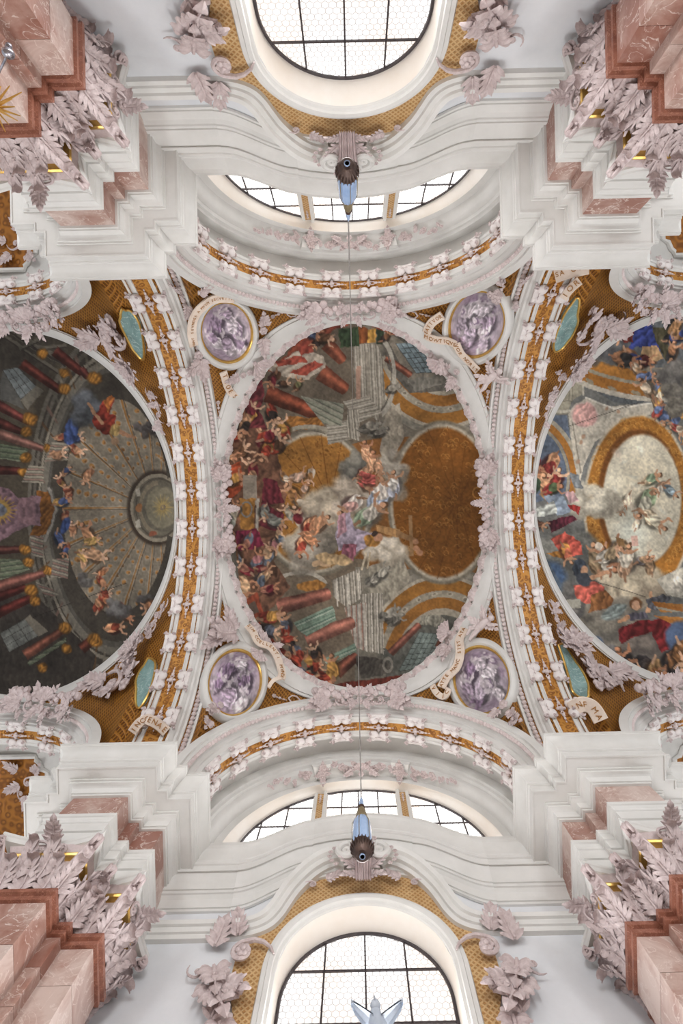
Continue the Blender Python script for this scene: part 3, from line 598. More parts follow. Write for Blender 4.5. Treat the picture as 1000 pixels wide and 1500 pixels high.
# ------------------------------------------------------------------ fresco of the right-hand bay
c = cvR = Canvas(755, 430, 1190, 1055, (104, 104, 100), 13, warp=1.3)
B7 = T(770, 440, .23); B8 = T(770, 720, .23)
c.poly([(760, 430), (1190, 430), (1190, 620), (900, 590), (850, 560), (845, 500)], (84, 88, 90), 1, .1)
c.poly(B7((100, 640), (170, 420), (360, 200), (370, 590), (290, 640), (270, 720), (80, 730)), (140, 134, 116), 1, .06)
for k in range(5): c.line(B7((300 - 20 * k, 330 + 40 * k), (295 - 20 * k, 640), (80, 640 + 14 * k)), 1.2, (110, 104, 90)); 
c.ell(*B7((215, 470))[0], 14, 16, (146, 112, 100), 0, 1, .3, .25); c.line(B7((355, 200), (365, 600)), 3, (170, 164, 148)); c.line(B7((80, 700), (280, 705)), 4, (168, 162, 146)); c.line(B7((80, 735), (280, 720)), 2, (118, 112, 98))
c.ell(*B7((120, 880))[0], 34, 44, (86, 96, 112), 0, 1, .2); c.poly([(765, 610), (830, 608), (845, 720), (770, 740)], (88, 98, 114), 1, .1)
for rx, ry, t, col in ((88, 100, 6, (150, 142, 124)), (82, 94, 9, (158, 102, 40)), (72, 84, 4, (140, 132, 114))): c.ring(762, 700, rx, ry, t, col, -1.15, .3)
for rx, ry, t, col in ((232, 138, 7, (172, 164, 148)), (222, 131, 16, (154, 98, 38)), (208, 115, 5, (140, 132, 112)), (202, 110, 17, (160, 104, 40)), (186, 94, 7, (136, 128, 110))): c.ring(985, 452, rx, ry, t, col, .9, 2.65)
for k in range(7): c.ell(985 + 219 * math.cos(2.5 - .17 * k), 452 + 128 * math.sin(2.5 - .17 * k), 8, 3, (132, 126, 108), 2.5 - .17 * k + 1.7, .9)
c.cloud(*B7((520, 300))[0], 44, 26, (96, 96, 96), (62, 62, 64), 14, 3); c.cloud(*B7((900, 480))[0], 40, 30, (108, 104, 98), (70, 68, 66), 12, 4)
# white spandrel and pink roundels
c.poly(B7((270, 720), (380, 620), (520, 680), (800, 650), (820, 720), (640, 770), (440, 900), (370, 1050), (340, 1180), (300, 1000)), (168, 160, 144), 1, .08); c.line(B7((290, 740), (350, 1100)), 2, (128, 120, 106)); c.line(B7((380, 620), (560, 690), (800, 655)), 2.5, (196, 190, 176))
c.ell(*B7((375, 730))[0], 21, 21, (176, 158, 146), .4, 1, .06); c.ell(*B7((375, 730))[0], 18.5, 19, (182, 138, 130), .4, 1, .1, .18, .6, .9)
for p in ((515, 690), (330, 1030), (350, 900), (590, 710), (370, 870)): c.ell(*B7(p)[0], 3, 4, (158, 122, 96), .5, .9, .4)
# gold ring and pale glory
c.ell(935, 742, 82, 138, (174, 162, 140), 0, 1, .03); c.ell(935, 742, 78, 134, (156, 100, 36), 0, 1, .03)
r = random.Random(9)
for k in range(190):
    a = r.uniform(0, 2 * PI); q = r.uniform(.78, .98); x, y = 935 + 78 * q * math.cos(a), 742 + 134 * q * math.sin(a); c.ring(x, y, 4.5, 5, 1.3, (190, 134, 58), -PI, r.uniform(0, 3), .6); c.ell(x + 2, y + 2, 2.5, 1.6, (112, 66, 20), r.random() * 3, .5)
c.ell(936, 730, 63, 104, (108, 64, 26), 0, 1, .05); c.ell(940, 732, 59, 98, (190, 182, 160), 0, 1, .05); c.ell(945, 710, 44, 66, (206, 194, 166), 0, .8, .7); c.ell(925, 780, 34, 44, (170, 176, 166), 0, .6, .7)
for k in range(26): c.ell(940 + r.uniform(-45, 40), 730 + r.uniform(-75, 80), r.uniform(4, 13), r.uniform(3, 8), r.choice(((214, 196, 170), (184, 164, 140), (196, 200, 190), (206, 178, 158))), r.random() * 3, .35, .7)
c.fig(*B7((800, 1130))[0], 34, -.4, (128, 146, 116), 3, robe2=(170, 150, 120)); c.fig(*B8((760, 90))[0], 50, 2.2, (186, 180, 158), 4, robe2=(130, 146, 112)); c.fig(*B8((830, 190))[0], 44, .7, (196, 186, 160), 5, robe2=(188, 170, 140)); c.fig(*B7((860, 1200))[0], 30, 2.4, (196, 186, 168), 6, robe2=(170, 130, 100)); c.fig(*B7((930, 1220))[0], 28, .8, (150, 168, 176), 7); c.crowd(B8((640, 60), (700, 200), (600, 110)), 24, [(196, 180, 156), (190, 166, 140)], 5)
# upper right group
BL2 = [(50, 62, 118), (84, 36, 34), (76, 66, 44), (150, 110, 72), (42, 40, 40), (128, 88, 60), (58, 72, 128)]
c.poly(B7((640, 140), (760, 120), (880, 250), (860, 320), (700, 290), (640, 330), (690, 230)), (44, 54, 112), 1, .4, .8, .8); c.poly(B7((610, 180), (690, 190), (680, 260), (620, 270)), (96, 40, 34), 1, .35); c.poly(B7((740, 290), (830, 290), (875, 370), (800, 400), (730, 350)), (178, 142, 100), 1, .2); c.poly(B7((800, 170), (910, 180), (900, 400), (850, 320)), (66, 62, 44), 1, .35)
c.crowd(B7((900, 130), (950, 230), (930, 310), (760, 390), (690, 370), (650, 380), (560, 190), (960, 150), (1010, 200), (1060, 300), (1100, 180)), 38, BL2, 7)
c.crowd(B7((720, 440), (780, 480), (830, 560), (770, 560), (860, 610), (840, 660), (880, 740), (960, 760), (980, 830), (850, 700), (1040, 700), (1060, 860)), 30, [(190, 150, 110), (186, 140, 70), (160, 70, 60), (96, 112, 150), (196, 176, 150), (110, 90, 70)], 8)
c.cloud(*B7((960, 580))[0], 30, 18, (126, 120, 108), (84, 80, 74), 10, 9); c.cloud(*B7((950, 690))[0], 18, 20, (130, 124, 110), (90, 84, 76), 8, 10); c.ring(*B7((605, 425))[0], 5, 5, 1.6, (130, 84, 46))
# left group
c.cloud(*B8((420, 60))[0], 34, 40, (196, 188, 168), (140, 132, 116), 16, 11); c.cloud(*B8((230, 330))[0], 44, 44, (138, 136, 126), (84, 84, 80), 20, 12); c.ell(*B8((140, 540))[0], 32, 26, (74, 98, 132), .2, 1, .3); c.poly([(770, 780), (785, 790), (830, 870), (800, 870), (772, 830)], (92, 104, 116), .8)
c.crowd(B7((60, 1030), (110, 1100), (150, 1060), (180, 1130), (60, 1120), (120, 1180), (180, 1190)), 36, [(150, 104, 72), (128, 46, 42), (150, 110, 60), (176, 128, 92), (70, 84, 56)], 13)
c.ell(*B7((50, 1180))[0], 11, 14, (52, 68, 50), .2, 1, .1, .25); c.poly(B7((270, 1090), (330, 1110), (370, 1200), (310, 1200)), (112, 116, 118), 1, .2); c.poly(B8((240, 0), (300, 0), (340, 60), (280, 80)), (176, 140, 140), 1, .25); c.poly(B8((250, 80), (345, 95), (340, 150), (280, 110)), (146, 44, 40), 1, .3); c.poly(B8((110, 20), (240, 30), (290, 130), (200, 160)), (124, 136, 150), 1, .25, .6, .5); c.poly(B8((130, 190), (300, 150), (330, 180), (160, 260)), (86, 34, 46), 1, .35); c.poly(B8((20, 130), (180, 60), (200, 140), (40, 170)), (150, 152, 144), 1, .35, 1.2, .8)
c.fig(*B8((90, 210))[0], 26, .6, (120, 80, 60), 31)
c.poly(B8((160, 300), (250, 255), (340, 320), (370, 400), (270, 420), (190, 350)), (176, 76, 62), 1, .35, .5, .7); c.poly(B8((130, 400), (230, 370), (290, 440), (200, 420)), (182, 120, 50), 1, .3); c.fig(*B8((270, 400))[0], 34, 1.2, (176, 92, 66), 33, robe2=(186, 126, 60))
# bishops and clouds
c.cloud(*B8((660, 560))[0], 60, 44, (196, 182, 154), (142, 128, 108), 26, 14); c.crowd(B8((430, 430), (510, 430), (590, 420), (540, 400)), 44, [(136, 116, 88), (168, 160, 146), (120, 98, 72)], 15); c.fig(*B8((640, 430))[0], 52, -1.3, (188, 178, 160), 34, robe2=(176, 140, 110)); c.poly(B8((570, 290), (620, 300), (630, 345), (590, 350)), (124, 92, 56)); c.poly(B8((670, 285), (710, 280), (715, 345), (675, 350)), (182, 146, 130)); c.ell(*B8((465, 350))[0], 5, 6, (206, 190, 170)); c.crowd(B8((760, 430), (790, 470)), 30, [(120, 110, 108), (150, 120, 90)], 16)
c.cloud(*B8((380, 760))[0], 36, 50, (132, 124, 108), (78, 74, 68), 20, 17); c.cloud(*B8((300, 680))[0], 22, 28, (112, 108, 102), (70, 68, 66), 12, 18); c.cloud(*B8((560, 900))[0], 52, 50, (146, 138, 122), (86, 82, 76), 26, 19); c.cloud(*B8((480, 1060))[0], 36, 24, (104, 102, 100), (66, 66, 68), 14, 20); c.cloud(*B8((740, 960))[0], 46, 30, (120, 110, 100), (76, 70, 66), 16, 21)
c.poly(B8((300, 600), (420, 570), (500, 600), (480, 690), (380, 720), (320, 680)), (176, 82, 68), 1, .35, .9, .7); c.poly(B8((420, 660), (500, 620), (560, 680), (540, 740), (400, 770)), (128, 82, 46), 1, .3); c.ell(*B8((342, 485))[0], 11, 14, (54, 60, 70), .2, 1, .15, .25); c.ell(*B8((372, 500))[0], 6, 8, (188, 140, 106), 0, 1, .3); c.line(B8((390, 560), (460, 535), (520, 515)), 8, (190, 140, 104), 1, 5); c.ell(*B8((370, 560))[0], 12, 11, (66, 70, 78), .5)
c.poly(B8((590, 880), (700, 830), (900, 800), (950, 880), (930, 990), (860, 1030), (800, 900), (690, 930), (600, 970)), (108, 32, 34), 1, .4, .5, .6); c.poly(B8((650, 780), (760, 760), (780, 810), (660, 830)), (92, 88, 100), 1, .3); c.ell(*B8((700, 715))[0], 10, 10, (112, 74, 44), 0, 1, .2); c.ell(*B8((702, 725))[0], 6, 8, (196, 150, 116)); c.line(B8((775, 760), (800, 700), (795, 640)), 7, (196, 146, 108), 1, 5); c.line(B8((600, 830), (650, 800)), 6, (190, 138, 100)); c.ell(*B8((560, 770))[0], 22, 11, (122, 132, 128), -.5, 1, .2, .3, 1, 1.1); c.poly(B8((760, 690), (870, 650), (930, 680), (840, 760), (780, 740)), (92, 92, 98), 1, .3)
for q in (((800, 700), (1000, 720), (1000, 770), (860, 770)), ((810, 790), (1000, 800), (1000, 860), (950, 850))): c.stripes(B8(*q), (1, .2), [(160, 98, 38), (150, 142, 122), (170, 112, 50)], [6, 3, 5])
c.ell(*B8((980, 930))[0], 24, 26, (72, 88, 116), 0, 1, .2); c.poly(B8((830, 560), (1000, 480), (1000, 680), (900, 660)), (176, 170, 154), 1, .1); c.ell(*B8((960, 590))[0], 10, 14, (196, 188, 172), .2, 1, .2, .2)
c.poly([(800, 880), (850, 878), (850, 890), (795, 895)], (150, 146, 132)); c.crowd(B8((200, 780), (240, 840), (270, 880)), 28, [(112, 108, 84), (128, 104, 84), (140, 116, 96)], 22); c.poly(B8((315, 800), (380, 900), (420, 1070), (380, 1080), (330, 980)), (136, 132, 116), 1, .08); c.ell(*B8((440, 990))[0], 14, 18, (74, 92, 122), 0, 1, .3)
c.crowd(B8((610, 1080), (640, 1120), (700, 1130), (780, 1110), (830, 1160), (580, 1150), (930, 1090), (960, 1140), (1000, 1050), (1060, 1120), (720, 1190)), 44, [(84, 56, 38), (112, 76, 46), (60, 52, 50), (140, 108, 70), (48, 44, 44)], 23)
c.crowd([(1030, 560), (1060, 640), (1090, 820), (1040, 900)], 40, BL2, 30)
for p in ((B7((270, 803))[0], B7((720, 650))[0]), (B8((400, 560))[0], B8((760, 670))[0])): c.line(p, .9, (60, 54, 48))
c.finish(1.1, .85)
# ------------------------------------------------------------------ large structure
m = MB(); m.grid([[(x, y, -1.5) for x in (-16.5, 16.5)] for y in (-11.6, 11.6)])
FLOORM = stone('floor_stone', (138, 124, 110), (162, 148, 134), 2, .5)
struct(part('floor', m, FLOORM, None, False))

def smooth01(t): t = min(max(t, 0), 1); return t * t * (3 - 2 * t)
LOW_R, LOW_C = 1.52, 9.2       # front opening of the tall window
UP_R, UP_C = 3.35, 12.5        # front opening of the lunette window
def wall(name, lunette=True):
    """niche back wall with the tall window and the lunette cut through it"""
    m = MB(); xs = sorted(set([-4.3, 4.3, -LOW_R, LOW_R, -UP_R, UP_R] + [i * .1 for i in range(-43, 44)]))
    for a, b in zip(xs[:-1], xs[1:]):
        def q(z):
            m.add([(a, -YW, z[0]), (b, -YW, z[1]), (b, -YW, z[2]), (a, -YW, z[3])], [(0, 1, 2, 3)])
        lo = abs(a) <= LOW_R + 1e-6 and abs(b) <= LOW_R + 1e-6; up = lunette and abs(a) <= UP_R + 1e-6 and abs(b) <= UP_R + 1e-6
        la, lb = (LOW_C + math.sqrt(max(LOW_R ** 2 - t * t, 0)) for t in (a, b)) if lo else (0, 0)
        ua, ub = (UP_C + math.sqrt(max(UP_R ** 2 - t * t, 0)) for t in (a, b)) if up else (0, 0)
        top = 16.4
        if lo: q((-1.5, -1.5, 2.5, 2.5)); q((la, lb, 12.3, 12.3))
        elif up: q((-1.5, -1.5, 12.3, 12.3))
        if up: q((ua, ub, top, top))
        elif lo: q((12.3, 12.3, top, top))
        else: q((-1.5, -1.5, top, top))
    return struct(part(name, m, PLASTER, None, False))
wn = wall('wall_north')
ws = copy_tree(wn, TURN); ws.name = 'wall_south'

# --- niche vault, stepped towards the window
def arc_sweep(m, prof, a0, a1, n, zc):
    """prof: (r, y) ; swept about the axis x=0, z=zc"""
    m.grid([[(r * math.sin(t), y, zc + r * math.cos(t)) for r, y in prof] for t in [a0 + (a1 - a0) * k / n for k in range(n + 1)]])
m = MB()
arc_sweep(m, [(4.1, -6.6), (4.1, -7.32), (3.86, -7.33), (3.82, -7.34), (3.8, -7.4), (3.74, -7.42), (3.72, -7.5), (3.66, -7.52), (3.6, -7.6),
              (3.56, -7.75), (3.54, -YW + .02), (3.35, -YW)], -1.75, 1.75, 64, ZL)
nv = struct(part('niche_vault', m, WHITE, None))
copy_tree(nv, TURN)
# deep gilt-vaulted chapels of the neighbouring bays
DEEP = 11.0
m = MB(); arc_sweep(m, [(4.1, -6.6), (4.1, -DEEP)], -1.75, 1.75, 48, ZL)
cvt = struct(part('chapel_vault', m, WHITE, None))
g = MB(); rows = []
for k in range(21):
    t = -.325 + .65 * k / 20
    y0 = -7.25 - .3 * (abs(k - 10) > 7) - .12 * (abs(k - 10) > 8)
    rows.append([(4.06 * math.sin(t), y, ZL + 4.06 * math.cos(t)) for y in np.linspace(y0, -DEEP, 8)])
g.grid(rows); part('gilt_panel', g, GOLDPANEL, cvt)
fr = MB()
edge = [(-.325, -DEEP), (-.325, -7.67), (-.275, -7.62), (-.26, -7.5), (-.25, -7.42), (-.225, -7.36), (-.22, -7.25), (.22, -7.25), (.225, -7.36), (.25, -7.42), (.26, -7.5), (.275, -7.62), (.325, -7.67), (.325, -DEEP)]
fr.tube([(4.06 * math.sin(t), y, ZL + 4.06 * math.cos(t)) for t, y in edge], .075, 6); part('panel_moulding', fr, WHITE, cvt)
m = MB()
for sx in (-1, 1): m.box(*sorted((sx * 4.1, sx * 4.4)), -DEEP, -7.8, -1.5, 12.4)
part('chapel_side', m, PLASTER, cvt, False)
cw = wall('wall_north', False); cw.matrix_basis = Matrix.Translation((-PITCH, -(DEEP - YW), 0))
for sx in (-1, 1):
    for M, nm in ((Matrix.Identity(4), 'wall_north'), (TURN, 'wall_south')):
        B_ = Matrix.Translation((sx * PITCH, 0, 0)) @ M
        if (sx, nm) == (-1, 'wall_north'): cvt.matrix_basis = B_; continue
        c = copy_tree(cvt); c.matrix_basis = B_
        c = copy_tree(cw); c.matrix_basis = B_ @ Matrix.Translation((0, -(DEEP - YW), 0)); c.name = nm

# --- sail vaults
def vault_mesh(xc):
    m = MB(); xs = np.linspace(-4.95, 4.95, 90); ys = np.linspace(-6.3, 6.3, 110)
    X, Y = np.meshgrid(xs, ys); Z = vaultz(X, Y)
    m.grid([[(xc + X[i, j], Y[i, j], Z[i, j]) for j in range(90)] for i in range(110)])
    m.f = [f for f in m.f if max(m.v[i][2] for i in f) > 12.25]      # the vault ends where it meets the piers
    return m
vaults = {}
for k, xc in enumerate((0, -PITCH, PITCH)):
    vaults[xc] = struct(part('ceiling', vault_mesh(xc), GOLDNET, None))

def oval_fresco(xc, a, b, cv, step, label):
    xs = np.arange(-a - .1, a + .1, step); ys = np.arange(-b - .1, b + .1, step)
    X, Y = np.meshgrid(xs, ys); ins = (X / (a + .06)) ** 2 + (Y / (b + .06)) ** 2 < 1
    idx = -np.ones(X.shape, int); idx[ins] = np.arange(ins.sum())
    Z = vaultz(X, Y) - .025
    P = np.stack([X[ins] + xc, Y[ins], Z[ins]], 1)
    q = np.stack([idx[:-1, :-1], idx[:-1, 1:], idx[1:, 1:], idx[1:, :-1]], -1).reshape(-1, 4)
    q = q[(q >= 0).all(1)]
    o = paint_mesh('fresco', P, q.tolist(), cv, vaults[xc]); o['label'] = label
    return o
OA, OB = 4.34, 5.69
SA = 4.62
def oval_frame(xc, a, b, wmin, wmax, mat, label):
    root = thing('oval_frame', label, 'stucco frame', (xc, 0, 17.0))
    m = MB(); rows = []
    prof = [(-.06, 0), (-.05, .05), (0, .09), (.06, .10), (.16, .11), (.22, .18), (.5, .20), (.72, .18), (.78, .12), (.9, .1), (.96, .05), (1, -.08)]
    n = 180
    for k in range(n):
        t = 2 * PI * k / n; x, y = a * math.cos(t), b * math.sin(t); nx, ny = math.cos(t) / a, math.sin(t) / b; l = math.hypot(nx, ny); nx /= l; ny /= l
        w = wmin + (wmax - wmin) * abs(math.sin(2 * t)) ** .8
        rows.append([(xc + x + nx * d * w, y + ny * d * w, float(vaultz(x + nx * d * w, y + ny * d * w)) - h * min(1, .5 + w)) for d, h in prof])
    m.grid(rows, close_v=True)
    part('moulding', m, mat, root)
    return root
FR = {}
FR[0] = oval_frame(0, OA, OB, .2, .62, WHITE, 'white moulded oval frame around the fresco with the gold dome and cross')
FR[-1] = oval_frame(-PITCH, SA, OB, .16, .3, WHITE, 'white oval frame around the dark fresco with the coffered dome and lantern')
FR[1] = oval_frame(PITCH, SA, OB, .16, .3, WHITE, 'white oval frame around the fresco with blue sky and pale oval glory')

# ------------------------------------------------------------------ ornament prototypes (unit size, z = outwards)
def spiral_pts(turns=1.6, r0=.5, r1=.06, n=26, c=(0, 0), a0=0, lift=.0, sgn=1):
    out = []
    for k in range(n):
        t = k / (n - 1); r = r0 * (r1 / r0) ** t; a = a0 + sgn * turns * 2 * PI * t
        out.append((c[0] + r * math.cos(a), c[1] + r * math.sin(a), .08 + lift * t))
    return out
def lobe(mb, bx, by, bz, ang, L_, Wd, lift=.1, cup=.35):
    c, sn = math.cos(ang), math.sin(ang); rows = []
    for i in range(6):
        u = i / 5; w = Wd * .5 * math.sin(PI * (.14 + .80 * u)) ** .7; row = []
        for j in range(7):
            v = -1 + j / 3; x = v * w; y = u * L_ * (1 - .16 * v * v)
            z = bz + lift * u + .16 * L_ * math.sin(PI * u) - cup * Wd * v * v * .5 + .06 * Wd * math.cos(2 * PI * v)
            row.append((bx + x * c - y * sn, by + x * sn + y * c, z))
        rows.append(row)
    mb.grid(rows)
def leaf_mb(pairs=4, tip=.0, wide=1.0, rise=.22, roll=False):
    """acanthus leaf along +y, length 1: paired cupped lobes on a rib, end lobe flat or rolled over"""
    mb = MB()
    for k in range(pairs):
        t = k / pairs; y = .04 + .62 * t; z = .04 + rise * t * t
        for s in (-1, 1):
            lobe(mb, s * .02, y, z, -s * math.radians(68 - 38 * t) , (.40 - .10 * t) * wide, .27 - .04 * t, .10 + .1 * t)
    mb.tube([(0, 0, .05), (0, .3, .09), (0, .62, .1 + rise * .5), (0, .78, .1 + rise * .8)], [.05, .045, .035, .02], 5)
    if roll:
        rows = []
        for i in range(9):
            a = 2.9 * i / 8; w = .2 * math.sin(PI * (.25 + .6 * i / 8)) ** .6
            rows.append([(v * w, .66 + .2 * math.sin(a), .06 + rise + .17 * (1 - math.cos(a)) - .05 * v * v * math.cos(a) + .012 * math.cos(3 * PI * v)) for v in (-1, -.66, -.33, 0, .33, .66, 1)])
        mb.grid(rows)
        for s in (-1, 1): lobe(mb, s * .04, .62, .02 + rise, -s * .55, .3, .2, .2)
    else:
        lobe(mb, 0, .62, .04 + rise * .6, 0, .4, .26, .1 + tip)
    return mb
P_ = {}
P_['leaf'] = leaf_mb().data('acanthus_leaf', PINK, True, 60)
P_['leaf_white'] = leaf_mb(3, .1, .8).data('acanthus_leaf_pale', PALEPINK)
mb = MB(); sp = spiral_pts(1.7, .5, .05, 34, a0=-PI / 2, lift=.1); mb.tube(sp, [.10 - .05 * k / 33 for k in range(34)], 6)
mb.tube([(.0, -.5, .08), (-.3, -.58, .07), (-.62, -.5, .06), (-.9, -.28, .05), (-1.05, 0, .04)], [.10, .095, .08, .06, .03], 6)
mb.ball((0, 0, .16), .13, 8, 5)
for k in range(5):
    a = k * 2 * PI / 5; mb.ball((.16 * math.cos(a), .16 * math.sin(a), .13), .085, 6, 4)
P_['scroll'] = mb.data('scroll', PINK)
mb = MB()
for k in range(6):
    a = k * PI / 3; mb.ball((.3 * math.cos(a), .3 * math.sin(a), .08), .24, 8, 5, (1, 1, .6))
mb.ball((0, 0, .2), .2, 8, 5); P_['rosette'] = mb.data('rosette', PINK)
mb = MB(); rows = []
for i in range(9):
    t = i / 8; row = []
    for j in range(33):
        a = -1.25 + 2.5 * j / 32; fl = .5 + .5 * math.cos(j * PI / 2); r = (.08 + .72 * t) * (1 + .06 * fl * t)
        row.append((r * math.sin(a), r * math.cos(a) - .1, .1 + .28 * t - .2 * t * t + .075 * fl * (.2 + t)))
    rows.append(row)
mb.grid(rows); mb.ball((0, -.1, .12), .16, 8, 5); P_['shell'] = mb.data('shell', PINK)
mb = MB(); mb.ball((0, 0, .05), .07, 6, 4)
for y, r in ((.16, .05), (.3, .075), (.5, .05), (.62, .035)):
    mb.ball((0, y, .04), r, 6, 4, (1, 1.2, .7))
mb.tube([(0, 0, .02), (0, .66, .02)], .014, 4); P_['drop'] = mb.data('bellflower_drop', PALEPINK)
mb = MB()
for s in (-1, 1):
    mb.tube([(0, 0, .04), (s * .14, .12, .05), (s * .16, .3, .05), (s * .06, .45, .04), (0, .55, .04), (-s * .05, .66, .04)], .03, 5)
P_['loop'] = mb.data('ribbon_loop', PALEPINK)
mb = MB()
r_ = random.Random(3)
for k in range(9):
    t = k / 8; mb.ball((r_.uniform(-.12, .12), t, .07 + .05 * r_.random()), .1 + .05 * r_.random(), 7, 4, (1, 1, .8))
P_['garland'] = mb.data('garland_swag', PINK)
# bracket of paired volutes that straddles the arch fillet (x along the arch, y towards the gold)
mb = MB()
mb.grid([[(x, y, z) for y, z in ((-.17, -.02), (-.165, .05), (-.1, .06), (.02, .06), (.09 - .05 * math.exp(-(x / .07) ** 2), .05), (.1 - .05 * math.exp(-(x / .07) ** 2), -.03))] for x in [-.27 + .54 * k / 18 for k in range(19)]])
for s in (-1, 1):
    mb.ball((s * .15, .035, .03), .155, 14, 7, (1, .95, .6)); mb.ball((s * .2, -.12, .03), .1, 10, 6, (1.25, .7, .6))
bracket_plate = mb
def volute_pair():
    mb = MB()
    for s in (-1, 1):
        c = (s * .24, .085)
        mb.tube([(p[0], p[1], .085 + .03 * i / 15) for i, p in enumerate(spiral_pts(1.4, .065, .012, 16, c=c, a0=PI / 2, sgn=-s))], [.02 - .007 * i / 15 for i in range(16)], 5)
        c = (s * .25, -.13)
        mb.tube([(p[0], p[1], .09 + .02 * i / 15) for i, p in enumerate(spiral_pts(1.2, .07, .012, 14, c=c, a0=-PI / 2, sgn=s))], [.03 - .014 * i / 15 for i in range(14)], 5)
        mb.ball((s * .33, -.17, .03), .05, 6, 4, (1.1, .8, .6))
    mb.tube([(-.17, .0, .1), (-.06, -.05, .105), (0, -.035, .105), (.06, -.05, .105), (.17, 0, .1)], .012, 4)
    return mb
P_['bracket'] = bracket_plate.data('scroll_bracket', SCROLLW)
P_['curls'] = volute_pair().data('bracket_curls', PINK)
mb = MB(); mb.ball((0, 0, .06), .075, 8, 5)
for s in (-1, 1):
    mb.ball((0, s * .09, .06), .045, 6, 4); mb.ball((s * .2, 0, .05), .05, 6, 4, (1.4, 1, .7)); mb.ball((s * .31, 0, .05), .035, 6, 4, (1.6, 1, .7)); mb.ball((s * .41, 0, .04), .02, 5, 4, (2, 1, .7))
    mb.tube([(0, s * .05, .05), (s * .14, .055, .04), (s * .2, 0, .04)], .016, 4); mb.tube([(0, -s * .05, .05), (s * .14, -.055, .04), (s * .2, 0, .04)], .016, 4)
P_['knot'] = mb.data('flower_knot', PALEPINK)
NAMES = {'leaf': 'acanthus_leaf', 'leaf_white': 'acanthus_leaf', 'scroll': 'scroll', 'rosette': 'rosette', 'shell': 'shell', 'drop': 'bellflower_drop', 'loop': 'ribbon_loop', 'garland': 'garland_swag'}
def orn(root, F, kind, u, v, ang=0, s=.3, mir=1, h=0, sz=None):
    """one ornament piece in the frame F of its thing"""
    return link(NAMES[kind], P_[kind], F @ loc2(u, v, ang, s * mir, s, sz or s, h), root)

# ------------------------------------------------------------------ transverse arches
def unit(root, F):
    for s in (-1, 1):
        b = link('scroll_bracket', P_['bracket'], F @ Matrix.Translation((0, -s * .325, 0)) @ Matrix.Diagonal((1, s, 1, 1)), root)
        link('bracket_curls', P_['curls'], b.matrix_basis.copy(), b)
    link('flower_knot', P_['knot'], F @ Matrix.Translation((0, 0, -.02)), root)
def make_transverse():
    root = thing('transverse_arch', 'gilded transverse arch with white scroll brackets between the coffered-dome fresco and the cross fresco', 'arch', (-PX, 0, 12), 'transverse arches of the vault')
    def sw(prof, n=120, lim=1.53):
        m = MB()
        m.grid([[(-PX + x, r * math.sin(t), ZT + r * math.cos(t)) for x, r in prof] for t in [-lim + 2 * lim * k / n for k in range(n + 1)]])
        return m
    R = RT
    part('moulding', sw([(-.44, R + .55), (-.44, R + .02), (-.42, R), (-.38, R), (-.36, R + .03), (-.25, R + .03), (-.235, R + .01), (-.21, R + .01), (-.2, R + .05)]), WHITE, root)
    part('moulding', sw([(.2, R + .05), (.21, R + .01), (.235, R + .01), (.25, R + .03), (.38, R + .03), (.4, R), (.46, R), (.48, R + .03), (.5, R + .04), (.54, R + .12), (.6, R + .13), (.64, R + .2), (.7, R + .22), (.7, R + .3), (.88, R + .34), (.88, R + .27), (.94, R + .27), (.95, R + .5)]), WHITE, root)
    part('gold_band', sw([(-.22, R + .04), (0, R + .04), (.22, R + .04)]), GOLDBAND, root)
    m = MB(); n = 130
    for k in range(n + 1):
        t = -1.45 + 2.9 * k / n; r = R + .28
        m.ball((-PX + .79, r * math.sin(t), ZT + r * math.cos(t)), .075, 6, 4)
    b = part('bead_row', m, PALEPINK, root); b['kind'] = 'stuff'
    sp = 1.23 / R
    for k in range(-7, 7):
        t = (k + .5) * sp
        n_ = Vector((0, -math.sin(t), -math.cos(t))); o = Vector((-PX, R * math.sin(t), ZT + R * math.cos(t)))
        unit(root, frame(o, (0, math.cos(t), -math.sin(t)), n_))
    return root
ta = make_transverse()
copy_tree(ta, TURN, label='gilded transverse arch with white scroll brackets between the cross fresco and the blue-sky fresco')

# ------------------------------------------------------------------ arches over the niches
def make_lunette():
    root = thing('niche_arch', 'gilded arch with white scroll brackets over the window niche, hanging lamp cord beside the gold sunburst pier', 'arch', (0, -6.4, 12), 'arches over the niches')
    lim = 1.65
    def sw(prof, n=90):
        m = MB(); arc_sweep(m, prof, -lim, lim, n, ZL); return m
    R = RL
    part('moulding', sw([(R + .45, -6.76), (R, -6.76), (R, -6.7), (R + .03, -6.68), (R + .03, -6.6), (R + .05, -6.59)]), WHITE, root)
    part('gold_band', sw([(R + .04, -6.6), (R + .04, -6.475), (R + .04, -6.35)]), GOLDBAND, root)
    part('moulding', sw([(R + .05, -6.36), (R + .03, -6.35), (R + .03, -6.27), (R, -6.25), (R, -6.19), (R + .05, -6.17), (R + .06, -6.12), (R + .16, -6.08), (R + .17, -6.04), (R + .26, -6.0), (R + .28, -5.96),
                         (R + .28, -5.80), (R + .36, -5.78), (R + .36, -5.72), (R + .58, -5.72)]), WHITE, root)
    m = MB(); n = 104
    for k in range(n + 1):
        t = -1.6 + 3.2 * k / n; r = R + .28
        m.ball((r * math.sin(t), -5.87, ZL + r * math.cos(t)), .07, 6, 4)
    b = part('bead_row', m, PALEPINK, root); b['kind'] = 'stuff'
    sp = 1.1 / R
    for k in range(-5, 5):
        t = (k + .5) * sp
        n_ = Vector((-math.sin(t), 0, -math.cos(t))); o = Vector((R * math.sin(t), -6.475, ZL + R * math.cos(t)))
        unit2(root, frame(o, (math.cos(t), 0, -math.sin(t)), n_))
    return root
